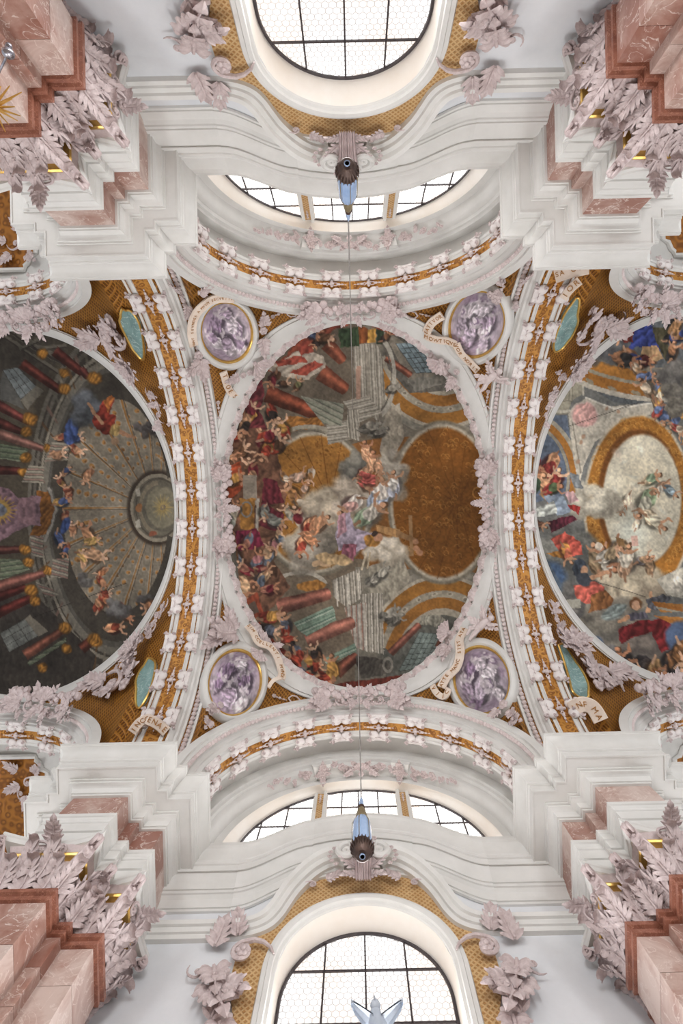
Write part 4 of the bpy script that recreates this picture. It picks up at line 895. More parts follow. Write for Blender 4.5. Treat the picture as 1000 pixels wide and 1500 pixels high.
def unit2(root, F):
    for s in (-1, 1):
        b = link('scroll_bracket', P_['bracket'], F @ Matrix.Translation((0, -s * .245, 0)) @ Matrix.Diagonal((.95, s * .8, 1, 1)), root)
        link('bracket_curls', P_['curls'], b.matrix_basis.copy(), b)
    link('flower_knot', P_['knot'], F @ Matrix.Diagonal((1, .75, 1, 1)), root)
la = make_lunette()
for sx, N_ in ((0, 'cross'), (-1, 'coffered dome'), (1, 'blue sky')):
    for M, S_ in ((Matrix.Identity(4), 'north'), (TURN, 'south')):
        lab = {(0, 'north'): 'gilded niche arch at the painted flag of the cross fresco',
               (0, 'south'): 'gilded niche arch over the window with the bird statue',
               (-1, 'north'): 'gilded niche arch beside the coffered-dome fresco, by the pier with the golden sunburst',
               (-1, 'south'): 'gilded niche arch beside the coffered-dome fresco, across the nave from the golden sunburst',
               (1, 'north'): 'gilded niche arch at the blue-robed figures of the blue-sky fresco',
               (1, 'south'): 'gilded niche arch at the dark clouds of the blue-sky fresco'}[(sx, S_)]
        if sx == 0 and S_ == 'north': la['label'] = lab; continue
        copy_tree(la, Matrix.Translation((sx * PITCH, 0, 0)) @ M, label=lab)
oval_fresco(0, OA, OB, cvC, .025, 'painted ceiling with gold dome, grey architecture, red columns and robed figures')
oval_fresco(-PITCH, SA, OB, cvL, .03, 'dark painted ceiling with coffered dome, lantern and red columns')
oval_fresco(PITCH, SA, OB, cvR, .03, 'painted ceiling with blue sky, clouds, gold ring and pale oval')
# ------------------------------------------------------------------ piers
def offset_path(pts, d):
    """mitred offset of an open axis-aligned polyline; positive = to the left of travel"""
    out = []
    for i, p in enumerate(pts):
        ns = []
        for a, b in ((i - 1, i), (i, i + 1)):
            if a < 0 or b >= len(pts): continue
            dx, dy = pts[b][0] - pts[a][0], pts[b][1] - pts[a][1]; l = math.hypot(dx, dy); ns.append((-dy / l, dx / l))
        if len(ns) == 1: n = ns[0]
        else:
            n = (ns[0][0] + ns[1][0], ns[0][1] + ns[1][1]); k = 1 + ns[0][0] * ns[1][0] + ns[0][1] * ns[1][1]; n = (n[0] / k, n[1] / k)
        out.append((p[0] + n[0] * d, p[1] + n[1] * d))
    return out
# plan of the north pier about its axis; y measured from the nave axis (negative = north); travel from +x to -x keeps the nave on the left
HALF = [(1.24, -7.9), (1.24, -6.5), (.76, -6.5), (.76, -6.32), (.55, -6.32), (.55, -5.8)]
PLAN = HALF + [(-x, y) for x, y in reversed(HALF)]
CAPH = [(.92, -7.9), (.92, -7.33), (1.24, -7.33)] + HALF[1:]
CAPP = CAPH + [(-x, y) for x, y in reversed(CAPH)]
def side(pts): 
    # the nave must be on the left: check with the front face travelling -x at y=-5.8 -> left is -y, so flip sign
    return pts
def sweep_plan(m, pts, prof, cx):
    rows = [[(cx + x, y, z) for x, y in offset_path(pts, -o)] for o, z in prof]
    m.grid(rows)
def make_pier(cx):
    root = thing('pier', '', 'pier', (cx, -6.9, -1.5), 'marble piers of the nave')
    # marble blocks
    cuts = [-1.5, .4, 2.2, 3.9, 5.3, 6.5, 7.35, 8.2]
    def blocks(x0, x1, y0, y1, zs):
        for a, b in zip(zs[:-1], zs[1:]):
            m = MB(); m.box(cx + x0, cx + x1, y0, y1, a + .004, b - .004); part('marble_block', m, MARBLE, root, False)
    blocks(-.55, .55, -6.4, -5.8, cuts)
    for s in (-1, 1):
        z2 = [-1.5, 1.1, 3.0, 4.6, 6.0, 7.0, 7.6, 8.2]
        blocks(*sorted((s * .4, s * .76)), -6.55, -6.32, z2)
        blocks(*sorted((s * .3, s * 1.24)), -7.33, -6.5, [-1.5, .8, 2.7, 4.4, 5.7, 6.8, 7.5, 8.2])
        blocks(*sorted((s * .2, s * .92)), -7.9, -7.33, [-1.5, 3.0, 6.0, 8.2])
    m = MB(); sweep_plan(m, CAPP, [(0, 8.12), (.05, 8.13), (.05, 8.18), (.03, 8.2), (.03, 8.23), (.08, 8.25), (.08, 8.32), (.02, 8.34)], cx)
    part('astragal', m, BROWN, root, True, 25)
    # capital: bell, leaves, horns, abacus
    cap = MB(); sweep_plan(cap, CAPP, [(0, 8.32), (.015, 8.6), (.03, 8.9), (.08, 9.15), (.16, 9.28), (0, 9.3)], cx)
    cap = part('capital', cap, PINK, root, True, 25)
    gl = MB(); sweep_plan(gl, CAPP, [(.04, 9.0), (.15, 9.0), (.17, 9.03), (.15, 9.08), (.05, 9.1)], cx)
    part('gilt_lip', gl, GILT, cap, True, 25)
    def leaf(x, y, nx, ny, z, h, w, out=1.0, tw=0):
        n = Vector((nx, ny, 0)).normalized(); F = frame((cx + x, y, z), Vector((-ny, nx, 0)), n)
        # local y must point up
        up = F.to_3x3() @ Vector((0, 1, 0))
        if up.z < 0: F = frame((cx + x, y, z), Vector((ny, -nx, 0)), n)
        link('acanthus_leaf', P_['capleaf'], F @ Matrix.Rotation(tw, 4, 'Z') @ Matrix.Diagonal((w * 1.15, h, out * .62, 1)), cap)
    faces = []
    for i in range(len(CAPP) - 1):
        (x0, y0), (x1, y1) = CAPP[i], CAPP[i + 1]; L_ = math.hypot(x1 - x0, y1 - y0); n = ((y1 - y0) / L_ * 1.0, -(x1 - x0) / L_)
        faces.append((x0, y0, x1, y1, L_, n))
    r = random.Random(5)
    for (x0, y0, x1, y1, L_, n) in faces:
        k = max(1, round(L_ / .36)) if L_ > .15 else 0
        for j in range(k):
            t = (j + .5) / k; leaf(x0 + (x1 - x0) * t, y0 + (y1 - y0) * t, n[0], n[1], 8.34, .5, min(.52, L_ / k * 1.25), .9, r.uniform(-.08, .08))
        k2 = k - 1 if k > 1 else (1 if L_ > .3 else 0)
        for j in range(k2):
            t = (j + 1) / k if k > 1 else .5
            leaf(x0 + (x1 - x0) * t + n[0] * .05, y0 + (y1 - y0) * t + n[1] * .05, n[0], n[1], 8.52, .62, .4, 1.1, r.uniform(-.08, .08))
        if L_ > .7:      # caulicoles and the flower that hangs from the abacus
            mx_, my_ = (x0 + x1) / 2 + n[0] * .16, (y0 + y1) / 2 + n[1] * .16
            for s in (-1, 1):
                tx, ty = (x1 - x0) / L_, (y1 - y0) / L_
                F = frame((cx + mx_ + tx * s * .24, my_ + ty * s * .24, 9.13), Vector((tx * s, ty * s, 0)), Vector((n[0], n[1], -.35)))
                link('volute', P_['scroll'], F @ Matrix.Diagonal((.26, .26 , .3, 1)), cap)
                F = frame((cx + mx_ + tx * s * .1, my_ + ty * s * .1, 9.1), Vector((tx * s, ty * s, 0)), Vector((n[0], n[1], -.35)))
                link('rosette', P_['rosette'], F @ Matrix.Diagonal((.13, .13, .16, 1)), cap)
            o = Vector((cx + mx_ + n[0] * .06, my_ + n[1] * .06, 9.34))
            F = frame(o, Vector((0, 0, 1)).cross(Vector((n[0], n[1], 0))), Vector((n[0], n[1], -.8)))
            link('rosette', P_['rosette'], F @ Matrix.Diagonal((.2, .2, .22, 1)), cap)
            F = frame(o + Vector((n[0] * .04, n[1] * .04, -.03)), Vector((n[1], -n[0], 0)), Vector((n[0] * .25, n[1] * .25, -1)))
            y_ = F.to_3x3() @ Vector((0, 1, 0))
            if y_.x * n[0] + y_.y * n[1] < 0: F = frame(o, Vector((-n[1], n[0], 0)), Vector((n[0] * .25, n[1] * .25, -1)))
            link('acanthus_leaf', P_['leaf'], F @ Matrix.Diagonal((.5, .42, .3, 1)), cap)
    # convex corners carry horn scrolls
    horn = []
    for i in range(1, len(CAPP) - 1):
        a, p, b = CAPP[i - 1], CAPP[i], CAPP[i + 1]
        cr = (p[0] - a[0]) * (b[1] - p[1]) - (p[1] - a[1]) * (b[0] - p[0])
        if cr > 0:
            d1 = Vector((p[0] - a[0], p[1] - a[1], 0)).normalized(); d2 = Vector((p[0] - b[0], p[1] - b[1], 0)).normalized()
            horn.append((p, (d1 + d2).normalized()))
    for p, d in horn:
        o = Vector((cx + p[0], p[1], 0)); side_ = Vector((-d.y, d.x, 0))
        m = MB(); rows = []
        for k in range(13):     # broad strap rising outwards, then rolling under
            t = k / 12; out = .02 + .42 * t + .07 * math.sin(t * PI); z = 8.74 + .52 * math.sin(t * PI * .55) ; w = .12 - .05 * t
            c = o + d * out + Vector((0, 0, z))
            nn = (Vector((0, 0, -1)) + d * (.9 - t * .5)).normalized()
            rows.append([c - side_ * w, c - side_ * w * .9 + nn * .03, c - side_ * w * .55 + nn * .01, c + side_ * w * .55 + nn * .01, c + side_ * w * .9 + nn * .03, c + side_ * w])
        m.grid(rows)
        for k in range(5):
            t = .35 + .12 * k; m.ball(tuple(o + d * (.02 + .42 * t + .09) + Vector((0, 0, 8.74 + .52 * math.sin(t * PI * .55) - .03))), .03, 6, 4)
        tip = o + d * .43 + Vector((0, 0, 9.21))
        for s in (-1, 1):
            sp_ = [tip + d * q[0] + Vector((0, 0, q[1])) + side_ * s * .05 for q in spiral_pts(1.3, .11, .02, 16, c=(-.06, -.05), a0=PI / 2, sgn=-1)]
            m.tube(sp_, [.035 - .012 * i / 15 for i in range(16)], 6)
        m.ball(tuple(tip + d * .0 + Vector((0, 0, -.02))), .07, 6, 5)
        part('horn_scroll', m, PINK, cap)
        for s, (zz, hh, ww) in ((0, (8.34, .5, .42)),):
            leaf(p[0] + d.x * (.0 + .04 * s), p[1] + d.y * (.0 + .04 * s), d.x, d.y, zz, hh, ww, 1.0)
    # abacus with concave sides
    ring_in, ring_out = [], []
    hp = {(round(p[0], 3), round(p[1], 3)): d for p, d in horn}
    for (x0, y0, x1, y1, L_, n) in faces:
        k = 10 if L_ > .15 else 4
        h0 = hp.get((round(x0, 3), round(y0, 3))); h1 = hp.get((round(x1, 3), round(y1, 3)))
        for j in range(k + 1):
            t = j / k; bx, by = x0 + (x1 - x0) * t, y0 + (y1 - y0) * t; o_ = .14
            ox, oy = n[0] * o_, n[1] * o_
            for hh, q in ((h0, t * L_), (h1, (1 - t) * L_)):
                if hh is not None and q < .5:
                    f = (1 - q / .5) ** 1.8; ox += (hh.x * .46 - n[0] * o_) * f; oy += (hh.y * .46 - n[1] * o_) * f
            ring_in.append((bx - n[0] * .1, by - n[1] * .1)); ring_out.append((bx + ox, by + oy))
    m = MB()
    def lev(s, z): return [(cx + a[0] + (b[0] - a[0]) * s, a[1] + (b[1] - a[1]) * s, z) for a, b in zip(ring_in, ring_out)]
    m.grid([lev(0, 9.26), lev(.86, 9.27), lev(.9, 9.3), lev(.93, 9.34), lev(1, 9.36), lev(1, 9.41), lev(0, 9.43)])
    part('abacus', m, WHITE, root, True, 30)
    # entablature
    m = MB(); sweep_plan(m, PLAN, [(-.3, 9.38), (-.02, 9.38), (-.02, 9.6), (.02, 9.6), (.02, 9.84), (.06, 9.84), (.06, 10.06), (.08, 10.07), (.085, 10.12), (.115, 10.16), (.14, 10.17), (.14, 10.25), (0, 10.31)], cx)
    part('architrave', m, WHITE, root, True, 25)
    m = MB(); sweep_plan(m, PLAN, [(-.06, 10.28), (-.06, 11.12)], cx)
    part('frieze_core', m, WHITE, root, False)
    for i in range(len(PLAN) - 1):
        (x0, y0), (x1, y1) = PLAN[i], PLAN[i + 1]; L_ = math.hypot(x1 - x0, y1 - y0)
        a0 = offset_path(PLAN, .0); a1 = offset_path(PLAN, .05); k = 2 if L_ > 1.2 else 1
        for j in range(k):
            t0, t1 = j / k, (j + 1) / k
            def at(P, t): return (cx + P[i][0] + (P[i + 1][0] - P[i][0]) * t, P[i][1] + (P[i + 1][1] - P[i][1]) * t)
            q = [at(a0, t0), at(a0, t1), at(a1, t1), at(a1, t0)]
            m = MB(); m.add([(x, y, z) for z in (10.3, 11.1) for x, y in q], [(0, 1, 5, 4), (1, 2, 6, 5), (2, 3, 7, 6), (3, 0, 4, 7), (3, 2, 1, 0), (4, 5, 6, 7)])
            part('frieze_slab', m, MARBLE, root, False)
    m = MB(); sweep_plan(m, PLAN, [(-.02, 11.06), (.05, 11.06), (.05, 11.11), (.08, 11.11), (.085, 11.16), (.11, 11.23), (.16, 11.27), (.2, 11.28), (.2, 11.33), (.24, 11.33), (.24, 11.37), (.3, 11.36), (.46, 11.36), (.47, 11.34), (.5, 11.34), (.5, 11.52), (.53, 11.53), (.53, 11.58), (.55, 11.6),
                                   (.555, 11.68), (.58, 11.77), (.63, 11.84), (.68, 11.87), (.7, 11.88), (.7, 11.92), (.72, 11.93), (.72, 12.0), (-.4, 12.05)], cx)
    part('cornice', m, WHITE, root, True, 25)
    # masonry behind and above, up to the springing of the arches
    m = MB(); m.box(cx - .9, cx + .9, -7.85, -6.56, 8.2, 12.02)
    m.box(cx - 1.7, cx + 1.7, -7.9, -6.25, 12.0, 12.3)
    part('core', m, WHITE, root, False)
    return root
mbx = leaf_mb(4, 0, 1.1, .3, True); P_['capleaf'] = mbx.data('acanthus_leaf_capital', PINK, True, 60)
pier = make_pier(-PX)
pier['label'] = 'red marble pier with lilac Corinthian capital, golden sunburst and silver ball fixed before it'
copy_tree(pier, Matrix.Translation((PITCH, 0, 0)), label='red marble pier with lilac Corinthian capital, between the blue lamp and the blue-sky fresco')
copy_tree(pier, TURN, label='red marble pier with lilac capital, between the bird statue and the blue-sky fresco')
copy_tree(pier, Matrix.Translation((-PITCH, 0, 0)) @ TURN, label='red marble pier with lilac Corinthian capital, across the nave from the golden sunburst')

# ------------------------------------------------------------------ wall entablature of the middle bay, bowed over the tall window
def lift(x):
    x = abs(x)
    if x > 2.6: return 0
    if x > 1.1: return .78 * smooth01((2.6 - x) / 1.5)
    return .78 + .2 * (1 - (x / 1.1) ** 2) 
def make_wall_entablature():
    root = thing('wall_entablature', '', 'entablature', (0, -YW, 10))
    def run(x0, x1, prof, n, bulge=0):
        m = MB(); m.grid([[(x, -YW + o + bulge, z + lift(x)) for o, z in prof] for x in [x0 + (x1 - x0) * k / n for k in range(n + 1)]]); return m
    prof = [(.0, 10.6), (.05, 10.6), (.05, 10.66), (.08, 10.66), (.085, 10.74), (.11, 10.84), (.16, 10.9), (.19, 10.91), (.19, 10.98), (.22, 10.98), (.22, 11.04), (.26, 11.16), (.34, 11.3), (.36, 11.28), (.38, 11.28), (.38, 11.44), (.41, 11.45), (.41, 11.53), (.425, 11.55), (.43, 11.66), (.45, 11.77), (.48, 11.85), (.515, 11.88), (.53, 11.89), (.53, 11.98), (-.1, 12.02)]
    for a, b, bu in ((-4.05, -2.6, 0), (-2.6, -1.1, .012), (-1.1, 1.1, .03), (1.1, 2.6, .012), (2.6, 4.05, 0)):
        part('cornice', run(a, b, prof, max(8, int((b - a) * 14)), bu), WHITE, root, True, 25)
    # thin architrave that swings up around the window into the cartouche
    pth = [(-4.05, 9.92), (-3.0, 9.92), (-2.5, 9.93), (-2.05, 9.98), (-1.75, 10.12), (-1.58, 10.35), (-1.47, 10.62), (-1.33, 10.95), (-1.14, 11.25), (-.95, 11.48), (-.72, 11.66), (-.5, 11.72), (-.36, 11.62)]
    pp = []
    for i in range(len(pth) - 1):
        for k in range(4): 
            p0 = pth[max(i - 1, 0)]; p1 = pth[i]; p2 = pth[i + 1]; p3 = pth[min(i + 2, len(pth) - 1)]; t = k / 4
            pp.append(tuple(.5 * (2 * b + (c - a) * t + (2 * a - 5 * b + 4 * c - d) * t * t + (3 * b - a - 3 * c + d) * t ** 3) for a, b, c, d in zip(p0, p1, p2, p3)))
    for s in (-1, 1):
        m = MB(); rows = []
        for i, (x, z) in enumerate(pp):
            a = pp[max(i - 1, 0)]; b = pp[min(i + 1, len(pp) - 1)]; dx, dz = b[0] - a[0], b[1] - a[1]; l = math.hypot(dx, dz); nx, nz = -dz / l, dx / l
            f = smooth01((-abs(x) + 2.3) / 1.6)
            rows.append([(-s * (x + nx * h), -YW + o * (1 + .9 * f), z + nz * h) for h, o in ((-.04, 0), (-.04, .09), (.05, .1), (.06, .14), (.16, .15), (.17, .2), (.25, .22), (.27, .18), (.27, 0))])
        m.grid(rows); part('swan_moulding', m, WHITE, root, True, 25)
    return root
we = make_wall_entablature()
we['label'] = 'white moulded entablature bowing over the tall window behind the hanging blue lamp'
copy_tree(we, TURN, label='white moulded entablature bowing over the tall window with the bird statue')

# ------------------------------------------------------------------ windows
def clip(poly, cx, cz, R, n=40, base=None):
    """clip a polygon to the disc sector above base"""
    edges = [((cx + R * math.cos(2 * PI * k / n), cz + R * math.sin(2 * PI * k / n)), (cx + R * math.cos(2 * PI * (k + 1) / n), cz + R * math.sin(2 * PI * (k + 1) / n))) for k in range(n)]
    for (ax, az), (bx, bz) in edges:
        if base is not None and (az + bz) / 2 < base: continue
        out = []
        def ins(p): return (bx - ax) * (p[1] - az) - (bz - az) * (p[0] - ax) >= -1e-9
        for i in range(len(poly)):
            p, q = poly[i - 1], poly[i]; ip, iq = ins(p), ins(q)
            if ip != iq:
                d1 = (bx - ax) * (p[1] - az) - (bz - az) * (p[0] - ax); d2 = (bx - ax) * (q[1] - az) - (bz - az) * (q[0] - ax); t = d1 / (d1 - d2)
                out.append((p[0] + (q[0] - p[0]) * t, p[1] + (q[1] - p[1]) * t))
            if iq: out.append(q)
        poly = out
        if len(poly) < 3: return None
    return poly
def pane(root, poly, mat, y=-YG):
    m = MB(); n = len(poly)
    m.add([(x, y, z) for x, z in poly] + [(x, y - .03, z) for x, z in poly], [tuple(range(n)), tuple(reversed(range(n, 2 * n)))] + [(i, i + n, (i + 1) % n + n, (i + 1) % n) for i in range(n)])
    part('pane', m, mat, root, False)
def bar(root, a, b, w=.022, y=-YG + .02, name='glazing_bar'):
    m = MB(); m.tube([(a[0], y, a[1]), (b[0], y, b[1])], w, 4); part(name, m, IRON, root, False)
def arch_pts(R, c, zb, n=40, x0=None):
    return [(-R, zb)] + [(-R * math.cos(PI * k / n), c + R * math.sin(PI * k / n)) for k in range(n + 1)] + [(R, zb)]
def tall_window():
    root = struct(link('window_1', None, Matrix.Translation((0, -YG, 2.5))))
    R, C_, zb = 1.45, 9.04, 2.6
    xs = [-1.45, -.73, 0, .73, 1.45]; zs = [2.6, 3.67, 4.67, 5.67, 6.67, 7.67, 8.67, 9.67, 10.6]
    for a, b in zip(xs[:-1], xs[1:]):
        for c, d in zip(zs[:-1], zs[1:]):
            P = clip([(a, c), (b, c), (b, d), (a, d)], 0, C_, R, 48, base=C_)
            if P: pane(root, P, PANE_LO)
    for x in xs[1:-1]: bar(root, (x, zb), (x, C_ + math.sqrt(R * R - x * x)))
    for z in zs[1:-1]:
        w = R if z < C_ else math.sqrt(R * R - (z - C_) ** 2); bar(root, (-w, z), (w, z))
    m = MB(); m.tube([(x, -YG + .03, z) for x, z in arch_pts(R, C_, zb)], .032, 5); part('frame', m, IRON, root)
    a = arch_pts(R + .02, C_, zb, 48); b = arch_pts(LOW_R, LOW_C, zb, 48)
    m = MB(); m.grid([[(x, -YG - .02, z) for x, z in a], [(x, -YW - .0, z) for x, z in b]]); part('reveal', m, CREAM, root)
    m = MB(); rows = []
    for o, d in ((0, 0), (0, .05), (.05, .07), (.06, .12), (.13, .14), (.15, .1), (.22, .1), (.24, .05), (.26, 0)):
        rows.append([(x, -YW + d, z) for x, z in arch_pts(LOW_R + o, LOW_C, zb, 48)])
    m.grid(rows); part('moulding', m, WHITE, root, True, 25)
    # gilt fretwork ground between window and entablature
    ins = arch_pts(LOW_R + .25, LOW_C, 3.0, 40)
    outp = [(-2.0, 3.0), (-2.0, 7.6), (-2.05, 8.4), (-2.25, 9.0), (-2.25, 9.5), (-2.0, 9.95), (-1.7, 10.15), (-1.5, 10.55), (-1.33, 10.95), (-1.1, 11.28), (-.8, 11.55), (-.5, 11.68), (0, 11.68)]
    outp = outp + [(-x, z) for x, z in reversed(outp[:-1])]
    def resample(P, n):
        d = [0]
        for p, q in zip(P[:-1], P[1:]): d.append(d[-1] + math.hypot(q[0] - p[0], q[1] - p[1]))
        out = []; i = 0
        for k in range(n):
            s = d[-1] * k / (n - 1)
            while i < len(P) - 2 and d[i + 1] < s: i += 1
            t = (s - d[i]) / (d[i + 1] - d[i]); out.append((P[i][0] + (P[i + 1][0] - P[i][0]) * t, P[i][1] + (P[i + 1][1] - P[i][1]) * t))
        return out
    m = MB(); m.grid([[(x, -YW + .03, z) for x, z in resample(ins, 90)], [(x, -YW + .03, z) for x, z in resample(outp, 90)], [(x, -YW, z) for x, z in resample(outp, 90)]]); part('gilt_ground', m, GOLDFRET, root, True, 30)
    for s in (-1, 1):
        m = MB(); rows = [[(s * x, -YW + d, z) for x, z in resample([(p[0] - o, p[1]) for p in [(-2.0, 3.0), (-2.0, 7.6), (-2.05, 8.4)]], 12)] for o, d in ((.0, .03), (.0, .09), (.08, .12), (.16, .1), (.26, .09), (.28, 0))]
        m.grid(rows); part('pilaster_strip', m, PALEPINK, root, True, 25)
    return root
def lunette_window():
    root = struct(link('window_3', None, Matrix.Translation((0, -YG, 12.3))))
    R, C_, zb = 3.1, 12.65, 12.3
    zs = [12.3, 13.25, 14.08, 14.92, 15.76]
    for lo, hi, xs in ((-3.1, -1.32, (-2.62, -2.0)), (-.98, .98, (-.45, .1, .55)), (1.32, 3.1, (2.0, 2.62))):
        X = [lo] + list(xs) + [hi]
        for a, b in zip(X[:-1], X[1:]):
            for c, d in zip(zs[:-1], zs[1:]):
                P = clip([(a, c), (b, c), (b, d), (a, d)], 0, C_, R, 64, base=C_)
                if P: pane(root, P, PANE_HI)
        for x in list(xs) + [lo if abs(lo) < 3 else hi] + ([hi] if hi < 1 else []):
            bar(root, (x, zb), (x, C_ + math.sqrt(R * R - x * x)), .025)
        for z in zs[1:-1]:
            w = R if z < C_ else math.sqrt(R * R - (z - C_) ** 2)
            a, b = max(lo, -w), min(hi, w)
            if b > a: bar(root, (a, z), (b, z), .022)
    m = MB(); m.tube([(R * math.sin(t), -YG + .03, C_ + R * math.cos(t)) for t in [-1.68 + 3.36 * k / 60 for k in range(61)]], .03, 5); part('frame', m, IRON, root)
    n = 64
    m = MB(); m.grid([[((R + .02) * math.sin(t), -YG - .02, C_ + (R + .02) * math.cos(t)) for t in [-1.68 + 3.36 * k / n for k in range(n + 1)]], [(UP_R * math.sin(t), -YW, UP_C + UP_R * math.cos(t)) for t in [-1.63 + 3.26 * k / n for k in range(n + 1)]]]); part('reveal', m, CREAM, root)
    for s in (-1, 1):
        x = s * 1.15; zt = C_ + math.sqrt(R * R - x * x) + .1
        mm = thing_part = MB()
        for a, b, d in ((-.17, -.085, .12), (.085, .17, .12)):
            mm.box(x + a, x + b, -YG - .02, -YG + d, zb, zt)
        mm.box(x - .2, x + .2, -YG - .02, -YG + .05, zb, zt)
        mu = part('mullion', mm, WHITE, root, False)
        g = MB(); g.box(x - .085, x + .085, -YG, -YG + .085, zb, zt - .1); part('gilt_strip', g, GOLDFRET, mu, False)
        F = frame((x, -YG + .1, zt - .3), (1, 0, 0), (0, 1, .0))
        link('bellflower_drop', P_['drop'], F @ loc2(0, 0, PI if False else 0, .5), mu)
    return root
w1 = tall_window(); w3 = lunette_window()
w2 = copy_tree(w1, TURN); w2.name = 'window_2'
for k, (sx, M) in enumerate(((-1, Matrix.Identity(4)), (1, Matrix.Identity(4)), (-1, TURN), (1, TURN))):
    copy_tree(w1, Matrix.Translation((sx * PITCH, 0, 0)) @ M @ Matrix.Translation((0, -(DEEP - YW), 0))).name = 'window_%d' % (k + 5)
w4 = copy_tree(w3, TURN); w4.name = 'window_4'
# ------------------------------------------------------------------ painted medallions, banners and stucco on the vault
def purple(seed):
    c = Canvas(0, 0, 100, 110, (178, 164, 178), seed, S=2.2, warp=2.0); r = random.Random(seed)
    PU = [(156, 134, 158), (170, 150, 170), (200, 188, 197), (140, 116, 144), (182, 166, 182), (208, 198, 205)]
    c.ell(r.uniform(20, 80), 20, 50, 26, (150, 126, 152), .3, .7, .7); c.ell(50, 95, 60, 26, (160, 138, 160), 0, .7, .7)
    for k in range(9):
        c.ell(r.uniform(12, 88), r.uniform(20, 95), r.uniform(8, 20), r.uniform(5, 12), r.choice(PU), r.random() * 3, .75, .4, .3, r.random() * 3, .6)
    for (x, y, z) in ((34, 32, 60), (66, 46, 62), (42, 74, 62), (74, 82, 46), (20, 60, 46), (58, 22, 40)):
        c.fig(x, y, z, r.uniform(-2.2, -.6), r.choice(PU), r.randint(0, 999), skin=(206, 194, 201), robe2=r.choice(PU), hair=(140, 118, 144))
    c.finish(1.0, .85); return c
def medallion(cx, cy, a, b, deg, seed, label):
    p0 = hit(cx, cy); n = vnormal(p0); q0 = p0 + n * .14; f = math.radians(deg)
    root = thing('painted_medallion', label, 'medallion', q0, 'purple medallions in the vault corners')
    N = 72
    def at(k, s, h):
        t = 2 * PI * k / N; x = a * s * math.cos(t); y = b * s * math.sin(t)
        return onplane(cx + x * math.cos(f) - y * math.sin(f), cy + x * math.sin(f) + y * math.cos(f), q0, n) + n * h
    m = MB(); m.grid([[at(k, s, h) for k in range(N)] for s, h in ((1.3, -.16), (1.3, .04), (1.28, .08), (1.24, .12), (1.16, .15), (1.1, .13), (1.07, .08), (1.05, .05), (1.05, -.05))], close_u=True); part('frame', m, WHITE, root)
    m = MB(); m.grid([[at(k, s, h) for k in range(N)] for s, h in ((1.06, -.02), (1.06, .06), (1.03, .085), (1.0, .06), (.99, .0))], close_u=True); part('gilt_rim', m, GILT, root)
    cv = purple(seed); P = []; uv = []; F = []; R = 44
    for i in range(R + 1):
        for k in range(N):
            P.append(tuple(at(k, 1.0 * i / R, .03 * (1 - (i / R) ** 2)))); t = 2 * PI * k / N; uv.append((50 + 50 * i / R * math.cos(t), 55 + 55 * i / R * math.sin(t)))
            if i < R: F.append((i * N + k, i * N + (k + 1) % N, (i + 1) * N + (k + 1) % N, (i + 1) * N + k))
    uv = np.array(uv); paint_mesh('painting', P, F, cv, root, uv=(uv[:, 0], uv[:, 1]))
    return root, q0, n
ME = {}
ME['tl'] = medallion(331, 486, 36, 43, -12, 31, 'purple painted medallion beneath a curved banner, at the flag end of the cross fresco')
ME['tr'] = medallion(699, 474, 38, 48, 20, 32, 'purple painted medallion with a zigzag banner, beside the painted blue lattice window')
ME['bl'] = medallion(343, 1001, 37, 47, 12, 33, 'purple painted medallion by the red-robed crowd, opposite the curved banner medallion')
ME['br'] = medallion(706, 997, 39, 48, -12, 34, 'purple painted medallion by the grey lattice window, with a banner reading VIIC')
CHARS = {}
def char_mesh(ch):
    if ch not in CHARS:
        cu = bpy.data.curves.new('letter', 'FONT'); cu.body = ch; cu.size = 1; cu.extrude = .03; cu.align_x = 'CENTER'; cu.align_y = 'CENTER'
        o = bpy.data.objects.new('letter', cu); COL.objects.link(o); bpy.context.view_layer.update()
        me = bpy.data.meshes.new_from_object(o.evaluated_get(bpy.context.evaluated_depsgraph_get())); me.materials.clear(); me.materials.append(LETTER)
        bpy.data.objects.remove(o); CHARS[ch] = me
    return CHARS[ch]
RIBBON = stone('banner_stucco', (226, 208, 192), (240, 226, 212), 4, .6)
def catmull(P, n):
    out = []
    for i in range(len(P) - 1):
        a, b, c, d = P[max(i - 1, 0)], P[i], P[i + 1], P[min(i + 2, len(P) - 1)]
        for k in range(n):
            t = k / n; out.append(tuple(.5 * (2 * q + (r_ - p) * t + (2 * p - 5 * q + 4 * r_ - s) * t * t + (3 * q - p - 3 * r_ + s) * t ** 3) for p, q, r_, s in zip(a, b, c, d)))
    out.append(tuple(P[-1])); return out
